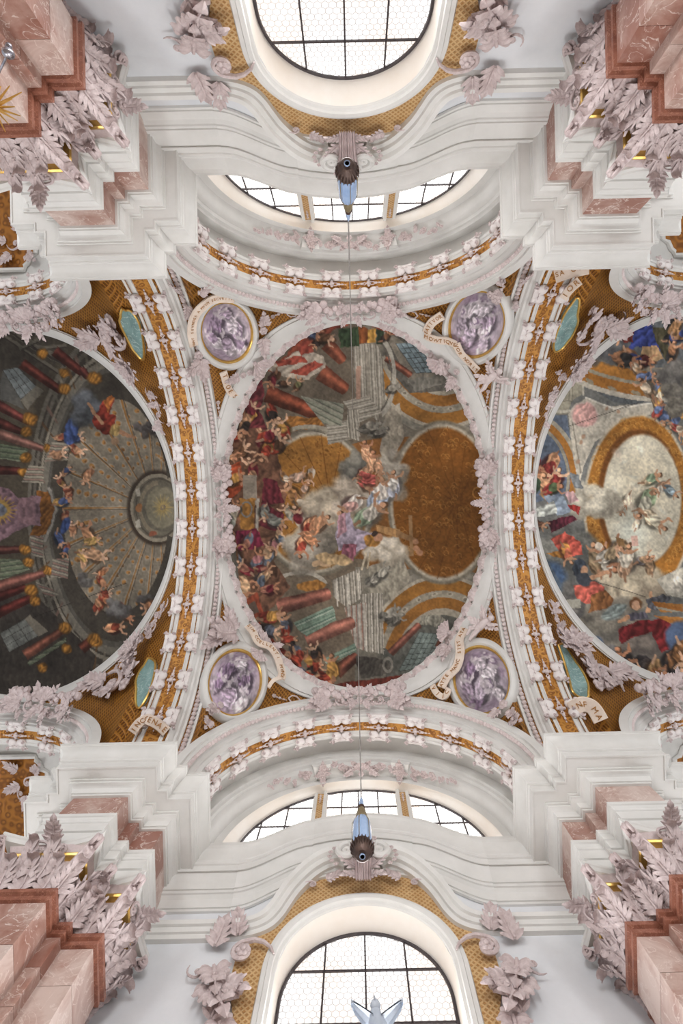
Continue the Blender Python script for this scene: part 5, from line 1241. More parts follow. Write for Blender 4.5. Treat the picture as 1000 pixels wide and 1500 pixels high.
def banner(segs, label, med=None, h=.26, z=None):
    root = None
    for pts, wpx, text in segs:
        P = catmull(pts, 5); mid = pts[len(pts) // 2]
        if med: q0, n = ME[med][1] + ME[med][2] * h, ME[med][2]
        else:
            r2 = ray(*mid); q0 = Vector((r2[0] * z, r2[1] * z, z)); n = (-q0).normalized()
        if root is None: root = thing('inscribed_banner', label, 'banner', onplane(*mid, q0, n), 'inscribed stucco banners')
        C3 = [onplane(x, y, q0, n) + n * (.03 * math.sin(i * .5)) for i, (x, y) in enumerate(P)]; L_ = len(C3); w = wpx / 2 * q0.z / FPX
        rows = []; fr_ = []
        for i, p in enumerate(C3):
            t = (C3[min(i + 1, L_ - 1)] - C3[max(i - 1, 0)]).normalized(); s = n.cross(t).normalized(); fr_.append((p, t, s))
            rows.append([p - s * w, p - s * w * .9 + n * .02, p + s * w * .9 + n * .02, p + s * w, p + s * w - n * .03, p - s * w - n * .03])
        m = MB(); m.grid(rows, close_u=True); k = len(m.v); m.f += [tuple(range(6)), tuple(reversed(range(k - 6, k)))]
        rib = part('ribbon', m, RIBBON, root)
        for j, ch in enumerate(text):
            if ch == ' ': continue
            u = (j + .7) / (len(text) + .4) * (L_ - 1); i = min(int(u), L_ - 2); p = fr_[i][0].lerp(fr_[i + 1][0], u - i); t = fr_[i][1]
            size = min(w * 1.7, (sum((C3[q + 1] - C3[q]).length for q in range(L_ - 1)) / (len(text) + .4)) * 1.35)
            link('letter', char_mesh(ch), frame(p + n * .03, t, n) @ Matrix.Diagonal((size, size, size, 1)), rib)
    return root
banner([([(284, 507), (281, 490), (284, 470), (292, 453), (307, 442), (325, 437), (343, 437)], 13, 'TANT SEVNDES A MVVM SECVRITVS'), ([(327, 545), (331, 560), (337, 573), (346, 583)], 12, 'TIOES')], 'pale banner with gold letters curving over the medallion at the flag end of the fresco', 'tl')
banner([([(624, 488), (632, 473), (647, 463)], 14, 'EATTVOR'), ([(621, 491), (640, 498), (655, 501), (669, 505)], 13, 'MOWTIQVE'), ([(668, 503), (676, 519), (687, 532), (700, 543)], 13, 'VOR NDRIT')], 'pale folded banner lettered MOWTIQVE beside the blue lattice window medallion', 'tr')
banner([([(362, 916), (371, 927), (380, 940), (395, 948), (408, 965), (413, 984), (411, 994)], 13, 'SIM CCELLENTI MVNDI'), ([(412, 993), (400, 997), (394, 1006)], 6, '')], 'long pale wavy banner over the frame by the red-robed crowd', 'bl', .44)
banner([([(646, 1007), (655, 991), (668, 975), (674, 955), (672, 936), (680, 920)], 15, 'ATTE MANC STET ATA'), ([(633, 1004), (640, 1016), (650, 1020), (658, 1009)], 10, 'VIIC')], 'pale banner ending in a curl lettered VIIC by the grey lattice window', 'br')
bn_sa = banner([([(812, 404), (835, 396), (862, 390)], 22, 'SA CIS'), ([(824, 438), (835, 423), (849, 411)], 13, 'IOR')], 'pale cartouche banner lettered SA CIS at the blue-robed end of the blue-sky fresco', z=13.5)
bn_in = banner([([(193, 1073), (205, 1058), (219, 1052)], 14, 'INCO'), ([(215, 1053), (230, 1060), (244, 1072)], 15, 'ENAE')], 'grey folded banner lettered INCO ENAE by the dark fresco', z=13.8)
bn_nf = banner([([(836, 1040), (852, 1032), (868, 1037), (880, 1056)], 22, 'INF MA')], 'pale rounded banner lettered INF MA at the dark-cloud end of the blue-sky fresco', z=14.1)

# each corner banner is carried by a stucco flower that stands on the arch behind it
for root, px, py, zs in ((bn_sa, 836, 397, 13.72), (bn_sa, 835, 423, 14.2), (bn_in, 207, 1057, 14.28), (bn_in, 231, 1061, 14.22), (bn_nf, 840, 1037, 14.4), (bn_nf, 868, 1038, 14.75)):
    r2 = ray(px, py); p = Vector((r2[0] * zs, r2[1] * zs, zs)); gap = zs - (13.5 if root is bn_sa else 13.8 if root is bn_in else 14.1)
    link('rosette', P_['rosette'], frame(p, (1, 0, 0), -p) @ Matrix.Diagonal((.24, .24, max(gap * 2.6, .3), 1)), root)

# --- stucco groups
def vframe(px, py, xc=0.0, h=.1, ang=0):
    p = hit(px, py, xc); n = vnormal(p, xc)
    return frame(p + n * h, (math.cos(ang), math.sin(ang), 0), n)
def group(name, label, F, items, cat='stucco ornament', grp=None, lay=None):
    root = thing(name, label, cat, lay(0, 0, .3).translation if lay else F.translation, grp)
    for it in items:
        if lay is None: orn(root, F, *it)
        else:
            kind, u, v, *rest = it; orn(root, lay(u, v, rest[1] if len(rest) > 1 else .3), kind, 0, 0, *rest)
    return root
def drape(F, xc, off, margin=.0):
    """pieces follow the curve of the vault, clear of the arches that bound it"""
    fx = F.to_3x3() @ Vector((1, 0, 0))
    def lay(u, v, s):
        p = F @ Vector((u, v, 0)); x = p.x - xc; y = p.y; k = min(s, .7) * .55
        if xc: x = math.copysign(min(abs(x), PITCH - PX - .5 - margin - k), x)
        y = math.copysign(min(abs(y), 5.66 - k), y)
        q = Vector((xc + x, y, float(vaultz(x, y)))); n = vnormal(q, xc)
        return frame(q + n * off, fx, n)
    return lay
def on_niche(xc, sg, r=3.9, y=5.7, u0=0.0):
    """pieces follow the face of a niche arch"""
    def lay(u, v, s):
        t = (u + u0) / r; n = Vector((-math.sin(t), -.6 * sg, -math.cos(t))); F = frame((xc + r * math.sin(t), sg * y, ZL + r * math.cos(t)), (math.cos(t), 0, -math.sin(t)), n)
        return F @ Matrix.Translation((0, v, 0))
    return lay
def on_transverse(sg, r=6.2, d=.92):
    """pieces follow the inner edge of a transverse arch; local y points into the middle bay"""
    def lay(u, v, s):
        t = -sg * u / r; n = Vector((-.5 * sg, -math.sin(t), -math.cos(t)))
        F = frame((sg * (PX - d), r * math.sin(t), ZT + r * math.cos(t)), (0, -sg * math.cos(t), sg * math.sin(t)), n)
        return F @ Matrix.Translation((0, v, 0))
    return lay
def rich(L, W, seed, core='shell'):
    """symmetrical burst of scrolls, leaves and flowers along local x"""
    r = random.Random(seed); it = []
    for s in (-1, 1):
        it += [('scroll', s * L * .2, -.05 * W, 0, W * .42, s), ('leaf', s * L * .3, 0, -s * PI / 2, L * .2, 1, .04), ('leaf', s * L * .3, .05 * W, -s * (PI / 2 - .6), L * .17, 1, .05), ('leaf', s * L * .3, -.05 * W, -s * (PI / 2 + .6), L * .17, 1, .05),
               ('garland', s * L * .12, W * .2, -s * 1.4, L * .3, 1, .03), ('leaf', s * L * .06, .1 * W, -s * .5, W * .6, 1, .08), ('leaf', s * L * .05, -.1 * W, s * 2.7 * -1, W * .55, 1, .08), ('rosette', s * L * .13, -.25 * W, 0, W * .22), ('rosette', s * L * .38, .12 * W, 0, W * .16), ('leaf', s * L * .42, -.1 * W, -s * (PI / 2 + .3), L * .12, 1, .04)]
        for k in range(6): it.append((r.choice(('rosette', 'leaf', 'leaf')), s * L * r.uniform(.05, .48), W * r.uniform(-.35, .35), r.uniform(0, 6.28), W * r.uniform(.18, .34), 1, .05))
    it += [(core, 0, .1 * W, 0, W * .55, 1, .1), ('rosette', 0, -.15 * W, 0, W * .3, 1, .15)]
    return it
def spray(R, seed, n=9):
    """flower of leaves around a bud"""
    r = random.Random(seed)
    return [('leaf', 0, 0, 2 * PI * k / n + r.uniform(-.15, .15), R * r.uniform(.8, 1.05), 1, .05) for k in range(n)] + [('leaf', 0, 0, 2 * PI * (k + .5) / 5, R * .55, 1, .16) for k in range(5)] + [('rosette', 0, 0, 0, R * .3, 1, .2)]
G1 = 'stucco garlands at the ends of the oval frames'
group('stucco_garland', 'lilac stucco garland on the cross fresco frame at the flag end', None, rich(3.1, .62, 1), grp=G1, lay=on_niche(0, -1))
group('stucco_garland', 'lilac stucco garland on the cross fresco frame at the grey window end', None, rich(3.1, .62, 2), grp=G1, lay=on_niche(0, 1))
group('stucco_garland', 'lilac stucco scrolls where the cross fresco meets the coffered-dome bay', None, rich(3.2, .5, 3, 'rosette') + [('leaf', 0, .1, 0, .45, 1, .1), ('rosette', 0, .5, 0, .15, 1, .12)], grp=G1, lay=on_transverse(-1))
group('stucco_garland', 'lilac stucco scrolls where the gold dome meets the blue-sky bay', None, rich(3.2, .5, 4, 'rosette') + [('leaf', 0, .1, 0, .45, 1, .1), ('rosette', 0, .5, 0, .15, 1, .12)], grp=G1, lay=on_transverse(1))
group('stucco_garland', 'lilac stucco garland on the dark fresco frame, sunburst side', None, rich(3.0, .95, 5), grp=G1, lay=on_niche(-PITCH, -1, 3.86, 5.58, 1.3))
group('stucco_garland', 'lilac stucco garland on the dark fresco frame, side away from the sunburst', None, rich(3.0, .95, 6), grp=G1, lay=on_niche(-PITCH, 1, 3.86, 5.58, 1.5))
group('stucco_garland', 'lilac stucco garland above the blue-robed figures', None, rich(3.2, .95, 7), grp=G1, lay=on_niche(PITCH, -1, 3.86, 5.58, -1.7))
group('stucco_garland', 'lilac stucco garland below the dark clouds', None, rich(3.2, .95, 8), grp=G1, lay=on_niche(PITCH, 1, 3.86, 5.58, -1.6))
G2 = 'acanthus scrolls in the corners of the side bays'
def corner(px, py, xc, ang, m, label, seed):
    r = random.Random(seed)
    it = [('scroll', 0, 0, ang, .72, m, .06), ('leaf', .5 * m, .3, -1.2 * m, .8, 1, .05), ('leaf', -.4 * m, .45, .5 * m, .9, 1, .05), ('leaf', -.7 * m, .0, 1.3 * m, .7, 1, .05), ('rosette', .0, .0, 0, .34, 1, .12), ('leaf', .2 * m, -.5, 2.6 * m, .8, 1, .04), ('leaf', .75 * m, -.1, -1.9 * m, .8, 1, .04), ('scroll', .9 * m, .45, ang + 1, .32, -m, .06), ('rosette', -.7 * m, .5, 0, .25, 1, .08)]
    for k in range(10): it.append((r.choice(('leaf', 'rosette', 'leaf')), r.uniform(-.8, .9), r.uniform(-.5, .6), r.uniform(0, 6.28), r.uniform(.22, .42), 1, .05))
    group('acanthus_scroll', label, None, it, grp=G2, lay=drape(vframe(px, py, xc, 0), xc, .1, .6))
corner(158, 472, -PITCH, .3, -1, 'curling lilac acanthus scroll beside the teal panel of the dark fresco, sunburst side', 1)
corner(172, 1008, -PITCH, 2.6, -1, 'curling lilac acanthus scroll beside the teal panel and INCO banner', 2)
corner(872, 464, PITCH, .4, 1, 'curling lilac acanthus scroll beside the teal panel under the SA CIS banner', 3)
corner(882, 1008, PITCH, 2.7, 1, 'curling lilac acanthus scroll beside the pale blue panel and INF MA banner', 4)
G3 = 'leafy stucco flowers on the side oval frames'
for k, (px, py, xc, R, lab) in enumerate(((202, 532, -PITCH, .62, 'leafy lilac stucco flower on the dark fresco frame, sunburst side'), (208, 959, -PITCH, .62, 'leafy lilac stucco flower on the dark fresco frame, away from the sunburst'), (832, 530, PITCH, .62, 'leafy lilac stucco flower on the blue-sky fresco frame, near the blue-robed figures'), (836, 953, PITCH, .62, 'leafy lilac stucco flower on the blue-sky fresco frame, near the dark clouds'))):
    group('stucco_flower', lab, vframe(px, py, xc, .28), spray(R, 10 + k), grp=G3)
for k, (px, py, xc, ang, lab) in enumerate(((238, 590, -PITCH, 1.2, 'small lilac leaf swag on the dark fresco frame, sunburst side'), (240, 905, -PITCH, -1.2, 'small lilac leaf swag on the dark fresco frame, away from the sunburst'), (797, 580, PITCH, -1.25, 'small lilac leaf swag on the blue-sky fresco frame, near the painted grey pilaster'), (797, 915, PITCH, 1.25, 'small lilac leaf swag on the blue-sky fresco frame, near the painted blue robe'))):
    r = random.Random(k); it = [('scroll', -.35, 0, 0, .26, 1, .06), ('scroll', .35, 0, 0, .26, -1, .06), ('rosette', 0, .05, 0, .22, 1, .1)] + [('leaf', r.uniform(-.9, .9), r.uniform(-.12, .12), r.uniform(0, 6.28), r.uniform(.25, .4), 1, .05) for _ in range(9)]
    group('leaf_swag', lab, None, it, grp='leaf swags on the side oval frames', lay=drape(vframe(px, py, xc, 0, ang), xc, .14))
# pieces that belong to the middle bay's medallions
def hang(key, items):
    root = ME[key][0]
    for (kind, px, py, ang, s, *rest) in items:
        p = hit(px, py); nn = vnormal(p); o = frame(p + nn * (rest[1] if len(rest) > 1 else .25), (1, 0, 0), nn)
        link(NAMES[kind], P_[kind], o @ loc2(0, 0, ang, s * (rest[0] if rest else 1), s, s), root)
hang('tl', [('shell', 371, 528, 3.9, .48), ('leaf', 286, 525, 2.0, .6), ('leaf', 288, 522, 3.0, .7), ('rosette', 285, 515, 0, .28), ('leaf', 384, 470, 0, .55), ('rosette', 382, 478, 0, .25), ('leaf', 382, 490, 3.0, .6), ('rosette', 277, 428, 0, .16), ('leaf', 284, 424, -1, .5), ('leaf', 275, 420, .6, .4), ('leaf', 270, 440, 2.6, .4), ('rosette', 352, 545, 0, .2), ('leaf', 345, 547, 1.6, .5), ('rosette', 362, 541, 0, .2)])
hang('tr', [('shell', 648, 524, 2.6, .55), ('rosette', 734, 430, 0, .3), ('rosette', 727, 424, 0, .25), ('leaf', 736, 424, -.3, .4), ('leaf', 745, 412, .3, .5), ('leaf', 752, 406, -.8, .45), ('rosette', 748, 404, 0, .16), ('leaf', 742, 436, 3.6, .35), ('rosette', 672, 540, 0, .2), ('leaf', 668, 548, 2.8, .5), ('leaf', 660, 536, 1.0, .5)])
hang('bl', [('shell', 377, 962, 2.6, .42), ('leaf', 385, 952, .4, .55), ('leaf', 392, 955, -1.2, .45), ('leaf', 330, 938, 1.2, .9), ('leaf', 340, 932, 1.9, 1.0), ('leaf', 335, 928, .5, .8), ('leaf', 318, 940, 2.4, .7), ('rosette', 330, 936, 0, .22), ('rosette', 315, 1040, 0, .2), ('leaf', 310, 1045, 2.4, .5), ('rosette', 300, 1052, 0, .16), ('leaf', 297, 1062, 2.9, .5)])
hang('br', [('shell', 660, 932, 1.2, .5), ('leaf', 658, 950, 2.8, .6), ('rosette', 745, 1040, 0, .28), ('leaf', 738, 1048, 2.2, .5), ('rosette', 752, 1052, 0, .16), ('leaf', 760, 1060, 3.8, .55), ('leaf', 756, 1048, 3.2, .45)])
for key, spots in (('tl', ((318, 588, 3.1), (398, 461, -1.45))), ('tr', ((716, 572, 3.1), (634, 462, 1.5))), ('bl', ((318, 905, .05), (400, 1022, -1.7))), ('br', ((719, 902, .05), (645, 1027, 1.6)))):
    hang(key, [('drop', x, y, a, .62, 1, .06) for x, y, a in spots] + [('loop', x + 24 * -math.sin(a) * .9, y - 24 * math.cos(a) * .9, a, .75, 1, .06) for x, y, a in spots] + [('rosette', x, y, 0, .13, 1, .1) for x, y, a in spots])
# pink leaf edging on the inner lip of the middle oval frame
mb = MB(); rows = []
for i in range(7):
    t = i / 6; rows.append([((j / 4 - 1) * (.5 - .12 * t) * (1 + .2 * math.sin(t * 9)), t * .34 - .14 * ((j / 4 - 1) ** 2), .06 + .12 * math.sin(t * PI) + .03 * math.cos(j * PI)) for j in range(9)])
mb.grid(rows); EDGE = mb.data('frame_leaf', PALEPINK)
for k in range(64):
    t = 2 * PI * (k + .5) / 64
    if min(abs(math.sin(t)), abs(math.cos(t))) < .2: continue
    x, y = (OA + .04) * math.cos(t), (OB + .04) * math.sin(t); d = Vector((-math.cos(t) / OA, -math.sin(t) / OB, 0)).normalized()
    p = Vector((x, y, float(vaultz(x, y)) - .15)); nn = vnormal(p)
    xx = d.cross(nn); F = frame(p - d * .16, xx, nn)
    if (F.to_3x3() @ Vector((0, 1, 0))).dot(d) < 0: F = frame(p - d * .16, -xx, nn)
    link('frame_leaf', EDGE, F @ Matrix.Diagonal((.62, .95, .7, 1)), FR[0])
# small stucco cherubs beside two medallions
def cherub(px, py, ang, s, label):
    F = vframe(px, py, 0, .3) @ Matrix.Rotation(ang, 4, 'Z') @ Matrix.Scale(s, 4)
    root = thing('stucco_cherub', label, 'cherub', F.translation, 'cherubs by the medallions')
    m = MB()
    m.tube([(0, -.32, .06), (0, -.2, .08), (0, 0, .1), (0, .18, .1), (0, .26, .1)], [.1, .15, .14, .13, .06], 10)
    m.ball((.01, .38, .12), .12, 10, 7); m.ball((.01, .36, .23), .03, 6, 4)
    for sg in (-1, 1):
        m.tube([(sg * .08, .16, .1), (sg * .24, .2, .14), (sg * .36, .34 + .06 * sg, .16), (sg * .42, .44, .16)], [.07, .055, .045, .03], 7)
        m.tube([(sg * .06, -.26, .08), (sg * .14, -.45, .14), (sg * .1 + .06, -.66, .08), (sg * .14 + .1, -.72, .1)], [.1, .085, .055, .04], 7)
    me = m.data('body', PALEPINK); link('body', me, F, root)
    for sg in (-1, 1): link('wing', P_['leaf_white'], F @ loc2(sg * .08, .1, -sg * 1.1, .6, .6, .5, .02), root)
    link('drapery', P_['leaf_white'], F @ loc2(.05, -.1, 1.9, .7, .6, .5, .12), root)
cherub(722, 545, -.7, .85, 'small pale stucco cherub under the medallion by the blue lattice window')
cherub(714, 921, -1.2, .85, 'small pale stucco cherub over the medallion with the VIIC banner')
# teal painted cartouches of the side bays
TEAL = stone('teal_painted_panel', (112, 140, 138), (150, 182, 180), 1.6, .5, 0, c3=(128, 160, 158), vein=(186, 206, 204))
for pts, xc, lab in (([(190, 447), (200, 441), (212, 455), (220, 478), (223, 505), (221, 521), (212, 515), (202, 492), (194, 470)], -PITCH, 'teal painted cartouche beside the dark fresco, sunburst side'),
                     ([(222, 966), (231, 972), (228, 995), (220, 1020), (208, 1040), (203, 1032), (206, 1005), (212, 985)], -PITCH, 'teal painted cartouche beside the dark fresco, near the INCO banner'),
                     ([(838, 430), (843, 442), (838, 475), (824, 502), (806, 512), (802, 500), (808, 478), (820, 452)], PITCH, 'teal painted cartouche under the SA CIS banner'),
                     ([(802, 953), (813, 950), (829, 968), (843, 996), (848, 1024), (838, 1036), (826, 1030), (818, 1002), (810, 975)], PITCH, 'teal painted cartouche by the INF MA banner')):
    sg = 1 if xc > 0 else -1; edge = PX + .5; Q = []
    H = [hit(*p, xc) for p in catmull(pts + [pts[0]], 5)[:-1]]; x0 = min(abs(h_.x) for h_ in H); kx = .6 / (max(abs(h_.x) for h_ in H) - x0)
    for h_ in H: Q.append((sg * (edge + .02 + kx * (abs(h_.x) - x0)), h_.y))
    cq = (sum(q[0] for q in Q) / len(Q), sum(q[1] for q in Q) / len(Q))
    def on(q, s, h):
        x, y = cq[0] + (q[0] - cq[0]) * s, cq[1] + (q[1] - cq[1]) * s; b = Vector((x, y, float(vaultz(x - xc, y)))); return b + vnormal(b, xc) * h
    root = thing('painted_cartouche', lab, 'cartouche', on(cq, 1, .1), 'teal cartouches of the side bays')
    m = MB(); m.grid([[on(q, s, h) for q in Q] for s, h in ((.02, .14), (.4, .13), (.75, .11), (1, .07), (1, -.03))], close_u=True); part('panel', m, TEAL, root)
    m = MB(); m.tube([tuple(on(q, 1, .07)) for q in Q] + [tuple(on(Q[0], 1, .07))], .035, 6); part('gilt_rim', m, GILT, root)

# ------------------------------------------------------------------ stucco over the windows
def wframe(x, z, d=.06): return frame((x, -YW + d, z), (1, 0, 0), (0, 1, 0))      # local y points down
def window_cartouche():
    F = wframe(0, 11.35, .25); root = thing('window_cartouche', '', 'stucco ornament', F.translation)
    m = MB()
    for s in (-1, 1):
        m = MB(); m.tube([tuple(F @ Vector((p[0], p[1], .28))) for p in spiral_pts(2.0, .25, .03, 40, c=(s * .33, -.22), a0=-PI / 2, sgn=s)], [.075 - .035 * k / 39 for k in range(40)], 8, up=(0, 1, 0))
        part('volute', m, WHITE, root)
    m = MB(); rows = []
    for i in range(12):
        t = i / 11; rows.append([F @ Vector(((j / 12 - 1) * (.16 + .13 * t * t), .55 - 1.0 * t, .2 + .2 * math.sin(t * 2.4) + .035 * math.cos(j * PI / 2 * 1.5))) for j in range(25)])
    m.grid(rows); part('fluted_bracket', m, PINK, root)
    for s in (-1, 1):
        for k in range(7):
            a = 2.2 + k * .42; orn(root, F, 'rosette', s * (.36 + .0) + s * -.34 * math.cos(a), -.2 + -.34 * math.sin(a) * -1, 0, .1, 1, .22)
        orn(root, F, 'leaf', s * .15, .1, -s * 2.2, .5, 1, .15); orn(root, F, 'leaf', s * .1, .3, -s * 1.2, .4, 1, .12)
        orn(root, F, 'scroll', s * 1.05, .22, .5 * s, .22, -s, -.12); orn(root, F, 'leaf', s * .75, .1, s * 1.8, .4, 1, -.1)
    orn(root, F, 'drop', 0, -.1, PI, .5, 1, .42); orn(root, F, 'shell', 0, -.55, PI, .3, 1, .3); orn(root, F, 'rosette', -.25, -.62, 0, .13, 1, .3)
    return root
wc = window_cartouche(); wc['label'] = 'white volutes and lilac shell cartouche behind the hanging blue lamp'
copy_tree(wc, TURN, label='white volutes and lilac shell cartouche over the window with the bird statue')
def window_scrolls(s):
    F = wframe(s * 2.2, 9.2, .06); root = thing('window_scroll', '', 'stucco ornament', F.translation, 'acanthus scrolls beside the tall windows')
    for it in [('scroll', -s * .1, -.22, 0, .5, s, .08), ('rosette', -s * .1, -.22, 0, .26, 1, .16), ('leaf', s * .35, .0, s * .3, .75, 1, .06), ('leaf', s * .3, .35, s * .5, .9, 1, .06), ('leaf', s * .25, .4, s * 1.2, .7, 1, .1), ('leaf', s * .45, -.45, -s * .2 + PI, .6, 1, .06), ('leaf', s * .1, -.7, PI + s * .2, .55, 1, .05),
               ('scroll', s * .05, .5, 1.6 * s, .34, -s, .08), ('leaf', -s * .2, .55, -s * 2.0, .55, 1, .06), ('scroll', s * .6, .1, 2.4, .22, s, .06), ('leaf', s * .15, .95, s * 2.9, .5, 1, .08), ('rosette', s * .3, .2, 0, .16, 1, .1), ('leaf', 0, 1.0, .1 * s, .7, 1, .05)]:
        orn(root, F, *it)
    return root
for s in (-1, 1):
    w = window_scrolls(s)
    w['label'] = 'lilac acanthus scroll beside the tall window by the blue lamp, ' + ('sunburst side' if s < 0 else 'side away from the sunburst')
    copy_tree(w, TURN, label='lilac acanthus scroll beside the bird statue window, ' + ('blue-sky fresco side' if s < 0 else 'dark fresco side'))
def nframe(t, y, r=3.6, d=.04):
    n = Vector((-math.sin(t), 0, -math.cos(t))); return frame((( r - d) * math.sin(t), y, ZL + (r - d) * math.cos(t)), (math.cos(t), 0, -math.sin(t)), n)   # local y towards the nave... sign by frame
def niche_stucco():
    root = thing('niche_stucco', '', 'stucco ornament', (0, -7.6, 15.8))
    r = random.Random(3)
    for s in (-1, 1):
        for k in range(12):
            t = s * (.42 + .035 * k); F = nframe(t, -7.62 + .012 * k, 3.58)
            orn(root, F, r.choice(('leaf', 'rosette', 'leaf')), 0, r.uniform(-.05, .05), r.uniform(0, 6.28), .26 - .012 * k, 1, .02)
        F = nframe(s * .325, -7.62, 3.58)
        for it in (('rosette', 0, 0, 0, .16, 1, .08), ('leaf', 0, 0, 0, .35, 1, .05), ('leaf', 0, 0, PI, .4, 1, .05), ('leaf', 0, 0, 1.5, .26, 1, .05), ('leaf', 0, 0, -1.5, .26, 1, .05), ('drop', 0, .1, PI, .5, 1, .05)): orn(root, F, *it)
        for k in range(5):
            F = nframe(s * (.12 + .04 * k), -7.6 - .02 * k * (5 - k) * -1, 3.58); orn(root, F, r.choice(('leaf', 'rosette')), 0, 0, r.uniform(0, 6.28), .22, 1, .02)
        m = MB()
        for y0, y1, dz in ((-7.75, -7.38, .0),):
            P = []
            for a, y in ((s * .27, y0), (s * .38, y0), (s * .40, y1), (s * .25, y1)): P.append((3.64 * math.sin(a), y, ZL + 3.64 * math.cos(a)))
            Q = [(x * .955, y, ZL + (z - ZL) * .955) for x, y, z in P]
            m.add(P + Q, [(4, 5, 6, 7), (0, 1, 5, 4), (1, 2, 6, 5), (2, 3, 7, 6), (3, 0, 4, 7)])
        part('bracket_block', m, WHITE, root, False)
    F = nframe(0, -7.58, 3.56)
    for it in [('shell', 0, 0, PI, .3, 1, .1), ('rosette', 0, .1, 0, .16, 1, .16)] + [(k_, s * u, v, s * a, z, s, .08) for s in (-1, 1) for k_, u, v, a, z in (('scroll', .2, 0, 0, .16), ('leaf', .25, .05, -1.2, .3), ('leaf', .12, -.08, -2.4, .26), ('rosette', .3, -.04, 0, .09))]: orn(root, F, *it)
    return root
ns = niche_stucco(); ns['label'] = 'lilac garlands and mask crowning the lunette window behind the blue lamp'
copy_tree(ns, TURN, label='lilac garlands and mask crowning the lunette window over the bird statue')
# chapel vault scroll reliefs on the gilt panels
for M, lab in ((Matrix.Identity(4), 'thin lilac vine relief on the gilt chapel vault, sunburst side'), (TURN, 'thin lilac vine relief on the gilt chapel vault, away from the sunburst')):
    F = Matrix.Translation((-PITCH, 0, 0)) @ M @ nframe(.17 if M == Matrix.Identity(4) else -.17, -8.0, 4.02)
    group('vine_relief', lab, F, [('scroll', 0, 0, 0, .3, 1), ('scroll', .25, .35, 2.2, .22, -1), ('leaf', .3, .1, -1.2, .5), ('leaf', -.2, -.3, 2.4, .5), ('leaf', .1, .4, .3, .5), ('leaf', -.35, .1, 1.3, .4), ('leaf', .35, -.35, -2.2, .5)], grp='vine reliefs on the chapel vaults')

# ------------------------------------------------------------------ hanging lamps
CHROME = stone('pale_blue_lamp_glass', (128, 156, 196), (168, 190, 220), 2, .15)
BRASS = stone('lamp_brass', (140, 128, 100), (182, 170, 138), 6, .35, 0, metal=.6)
BRONZE = stone('dark_bronze', (52, 38, 34), (92, 70, 60), 9, .45, .2, metal=.4)
def lamp(y, label):
    root = thing('hanging_lamp', label, 'lamp', (0, y, 5.2), 'hanging lamps on long cords'); c0 = (-.005, y)
    ztop = float(vaultz(0, y)) - .02
    m = MB(); m.lathe([(.02, 5.3), (.06, 5.3), (.085, 5.33), (.105, 5.4), (.11, 5.43), (.1, 5.47), (.02, 5.47)], 20, (*c0, 0))
    for k in range(20):
        a = 2 * PI * k / 20; m.tube([(c0[0] + .07 * math.cos(a), c0[1] + .07 * math.sin(a), 5.33), (c0[0] + .11 * math.cos(a), c0[1] + .11 * math.sin(a), 5.4), (c0[0] + .118 * math.cos(a), c0[1] + .118 * math.sin(a), 5.46)], [.008, .012, .004], 5)
    part('crown', m, BRONZE, root)
    m = MB(); m.lathe([(.022, 5.29), (.03, 5.285), (.03, 5.31)], 10, (*c0, 0)); part('socket', m, CHROME, root)
    m = MB(); m.lathe([(.1, 5.46), (.104, 5.5), (.1, 5.8), (.082, 5.88), (.072, 5.9)], 12, (*c0, 0)); part('glass_body', m, CHROME, root, True, 15)
    for k in range(6):
        a = PI / 3 * k + .26; m = MB(); m.tube([(c0[0] + .106 * math.cos(a), c0[1] + .106 * math.sin(a), 5.48), (c0[0] + .104 * math.cos(a), c0[1] + .104 * math.sin(a), 5.8), (c0[0] + .075 * math.cos(a), c0[1] + .075 * math.sin(a), 5.9)], .004, 5); part('rib', m, BRASS, root)
    m = MB(); m.lathe([(.072, 5.9)] + [(.07 - .03 * i / 12 + (.004 if i % 2 else 0), 5.9 + .2 * i / 12) for i in range(13)] + [(.034, 6.12)], 14, (*c0, 0)); part('ringed_neck', m, BRASS, root)
    m = MB(); m.lathe([(.036, 6.12), (.04, 6.14), (.036, 6.17)], 12, (*c0, 0)); part('collar', m, BRONZE, root)
    m = MB(); m.lathe([(.034, 6.17), (.028, 6.25), (.018, 6.32), (.008, 6.36), (.0, 6.37)], 12, (*c0, 0)); part('finial', m, CHROME, root)
    m = MB(); m.tube([(*c0, 6.35), (*c0, ztop)], .0085, 6); part('cord', m, CORD, root)
CORD = stone('lamp_cord', (120, 116, 112), (150, 146, 142), 8, .6)
lamp(-3.32, 'pale blue hanging lamp with dark crown before the window cartouche'); lamp(3.4, 'pale blue hanging lamp on the side of the bird statue')

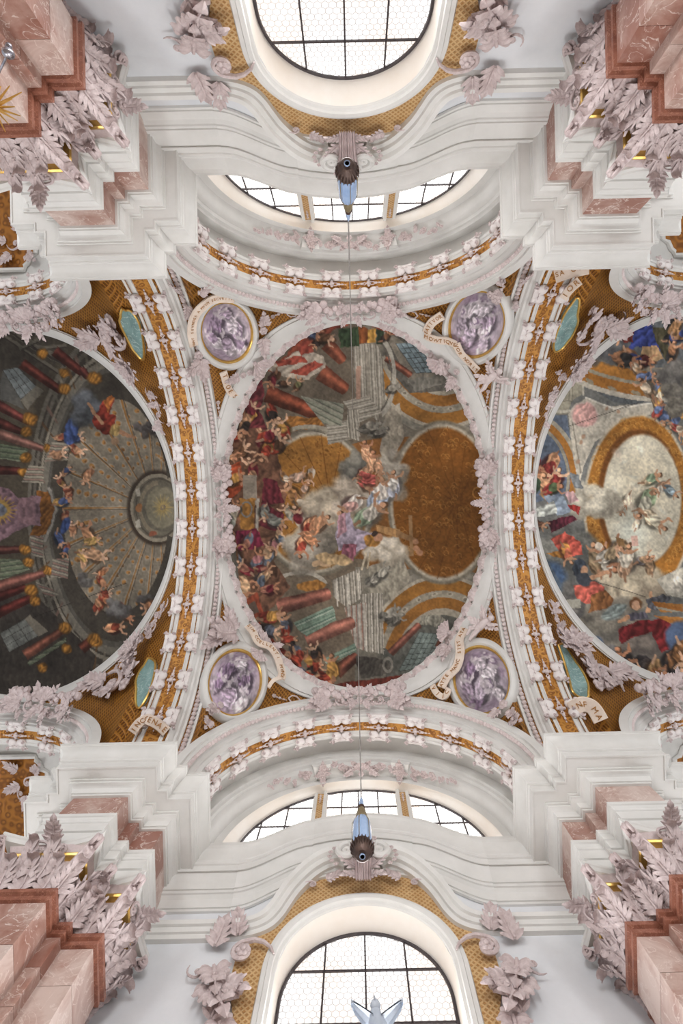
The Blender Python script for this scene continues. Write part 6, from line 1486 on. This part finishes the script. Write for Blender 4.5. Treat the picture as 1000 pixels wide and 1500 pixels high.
# ------------------------------------------------------------------ bird statue on a tall shaft, sunburst on the pier
STAT = stone('pale_statue_stone', (176, 186, 200), (206, 214, 224), 5, .5, .1)
bx, by, bz = .12, 5.62, 5.85
root = thing('bird_statue', 'pale stone bird with raised wings on a shaft before the tall window', 'statue', (bx, by, -1.5))
m = MB(); m.tube([(bx, by + .1, bz - .35), (bx, by + .04, bz - .15), (bx, by - .02, bz + .02), (bx - .02, by - .06, bz + .1), (bx - .02, by - .08, bz + .15)], [.07, .13, .11, .07, .055], 10); m.ball((bx - .02, by - .1, bz + .18), .06, 8, 6); m.tube([(bx - .02, by - .12, bz + .19), (bx - .03, by - .2, bz + .2)], [.025, .005], 6); part('body', m, STAT, root)
for s in (-1, 1):
    m = MB(); rows = []
    for i in range(9):
        t = i / 8; c = Vector((bx + s * (.04 + .25 * t), by - .02 - .08 * t, bz + .06 + .16 * t)); w = .15 * (1 - t) ** .5 + .02
        rows.append([c + Vector((-s * .3 * w * 0, -w * .6 + k / 6 * w * 1.6, .05 * math.sin(k / 6 * 3) + .012 * (k % 2))) for k in range(7)])
    m.grid(rows); m.grid([[p + Vector((0, 0, -.02)) for p in r_] for r_ in rows]); part('wing', m, STAT, root)
m = MB(); m.lathe([(.22, -1.5), (.22, -1.2), (.14, -1.1), (.1, 0), (.08, 4), (.07, bz - .4), (.12, bz - .36), (.1, bz - .3)], 16, (bx, by + .12, 0)); part('shaft', m, STAT, root)
SILVER = stone('tarnished_silver', (120, 116, 124), (200, 198, 206), 9, .25, 0, metal=.85)
rx, ry = ray(-10, 157); z0 = 7.0; c0 = Vector((rx * z0, ry * z0, z0))
root = thing('gilded_sunburst', 'gilded sunburst with silver ball on a bracket before the marble pier', 'sunburst', c0)
for k in range(22):
    a = 2 * PI * k / 22; L_ = .28 + .13 * (k % 3) / 2; b = .5 * math.sin(k * 2.3)
    d = Vector((math.cos(a), math.sin(a), .25 * b)).normalized(); m = MB(); m.tube([tuple(c0 + d * .05), tuple(c0 + d * L_)], [.02, .006], 4); part('ray', m, GILT, root, False)
m = MB(); m.ball(tuple(c0), .08, 10, 6); part('hub', m, GILT, root)
m = MB(); m.tube([tuple(c0), (-PX + .3, -5.5, 6.9), (-PX + .3, -5.82, 6.8)], .025, 6); part('bracket', m, GILT, root)
rx, ry = ray(12, 78); z1 = 6.3; c1 = Vector((rx * z1, ry * z1, z1))
m = MB(); m.ball(tuple(c1), .07, 14, 9, (1, .8, 1)); m.ball(tuple(c1 + Vector((.0, -.09, .01))), .04, 10, 6); part('silver_ball', m, SILVER, root)
m = MB(); m.tube([tuple(c1), tuple(c1.lerp(c0, .5) + Vector((-.1, .05, 0))), tuple(c0)], .015, 6); part('stem', m, SILVER, root)
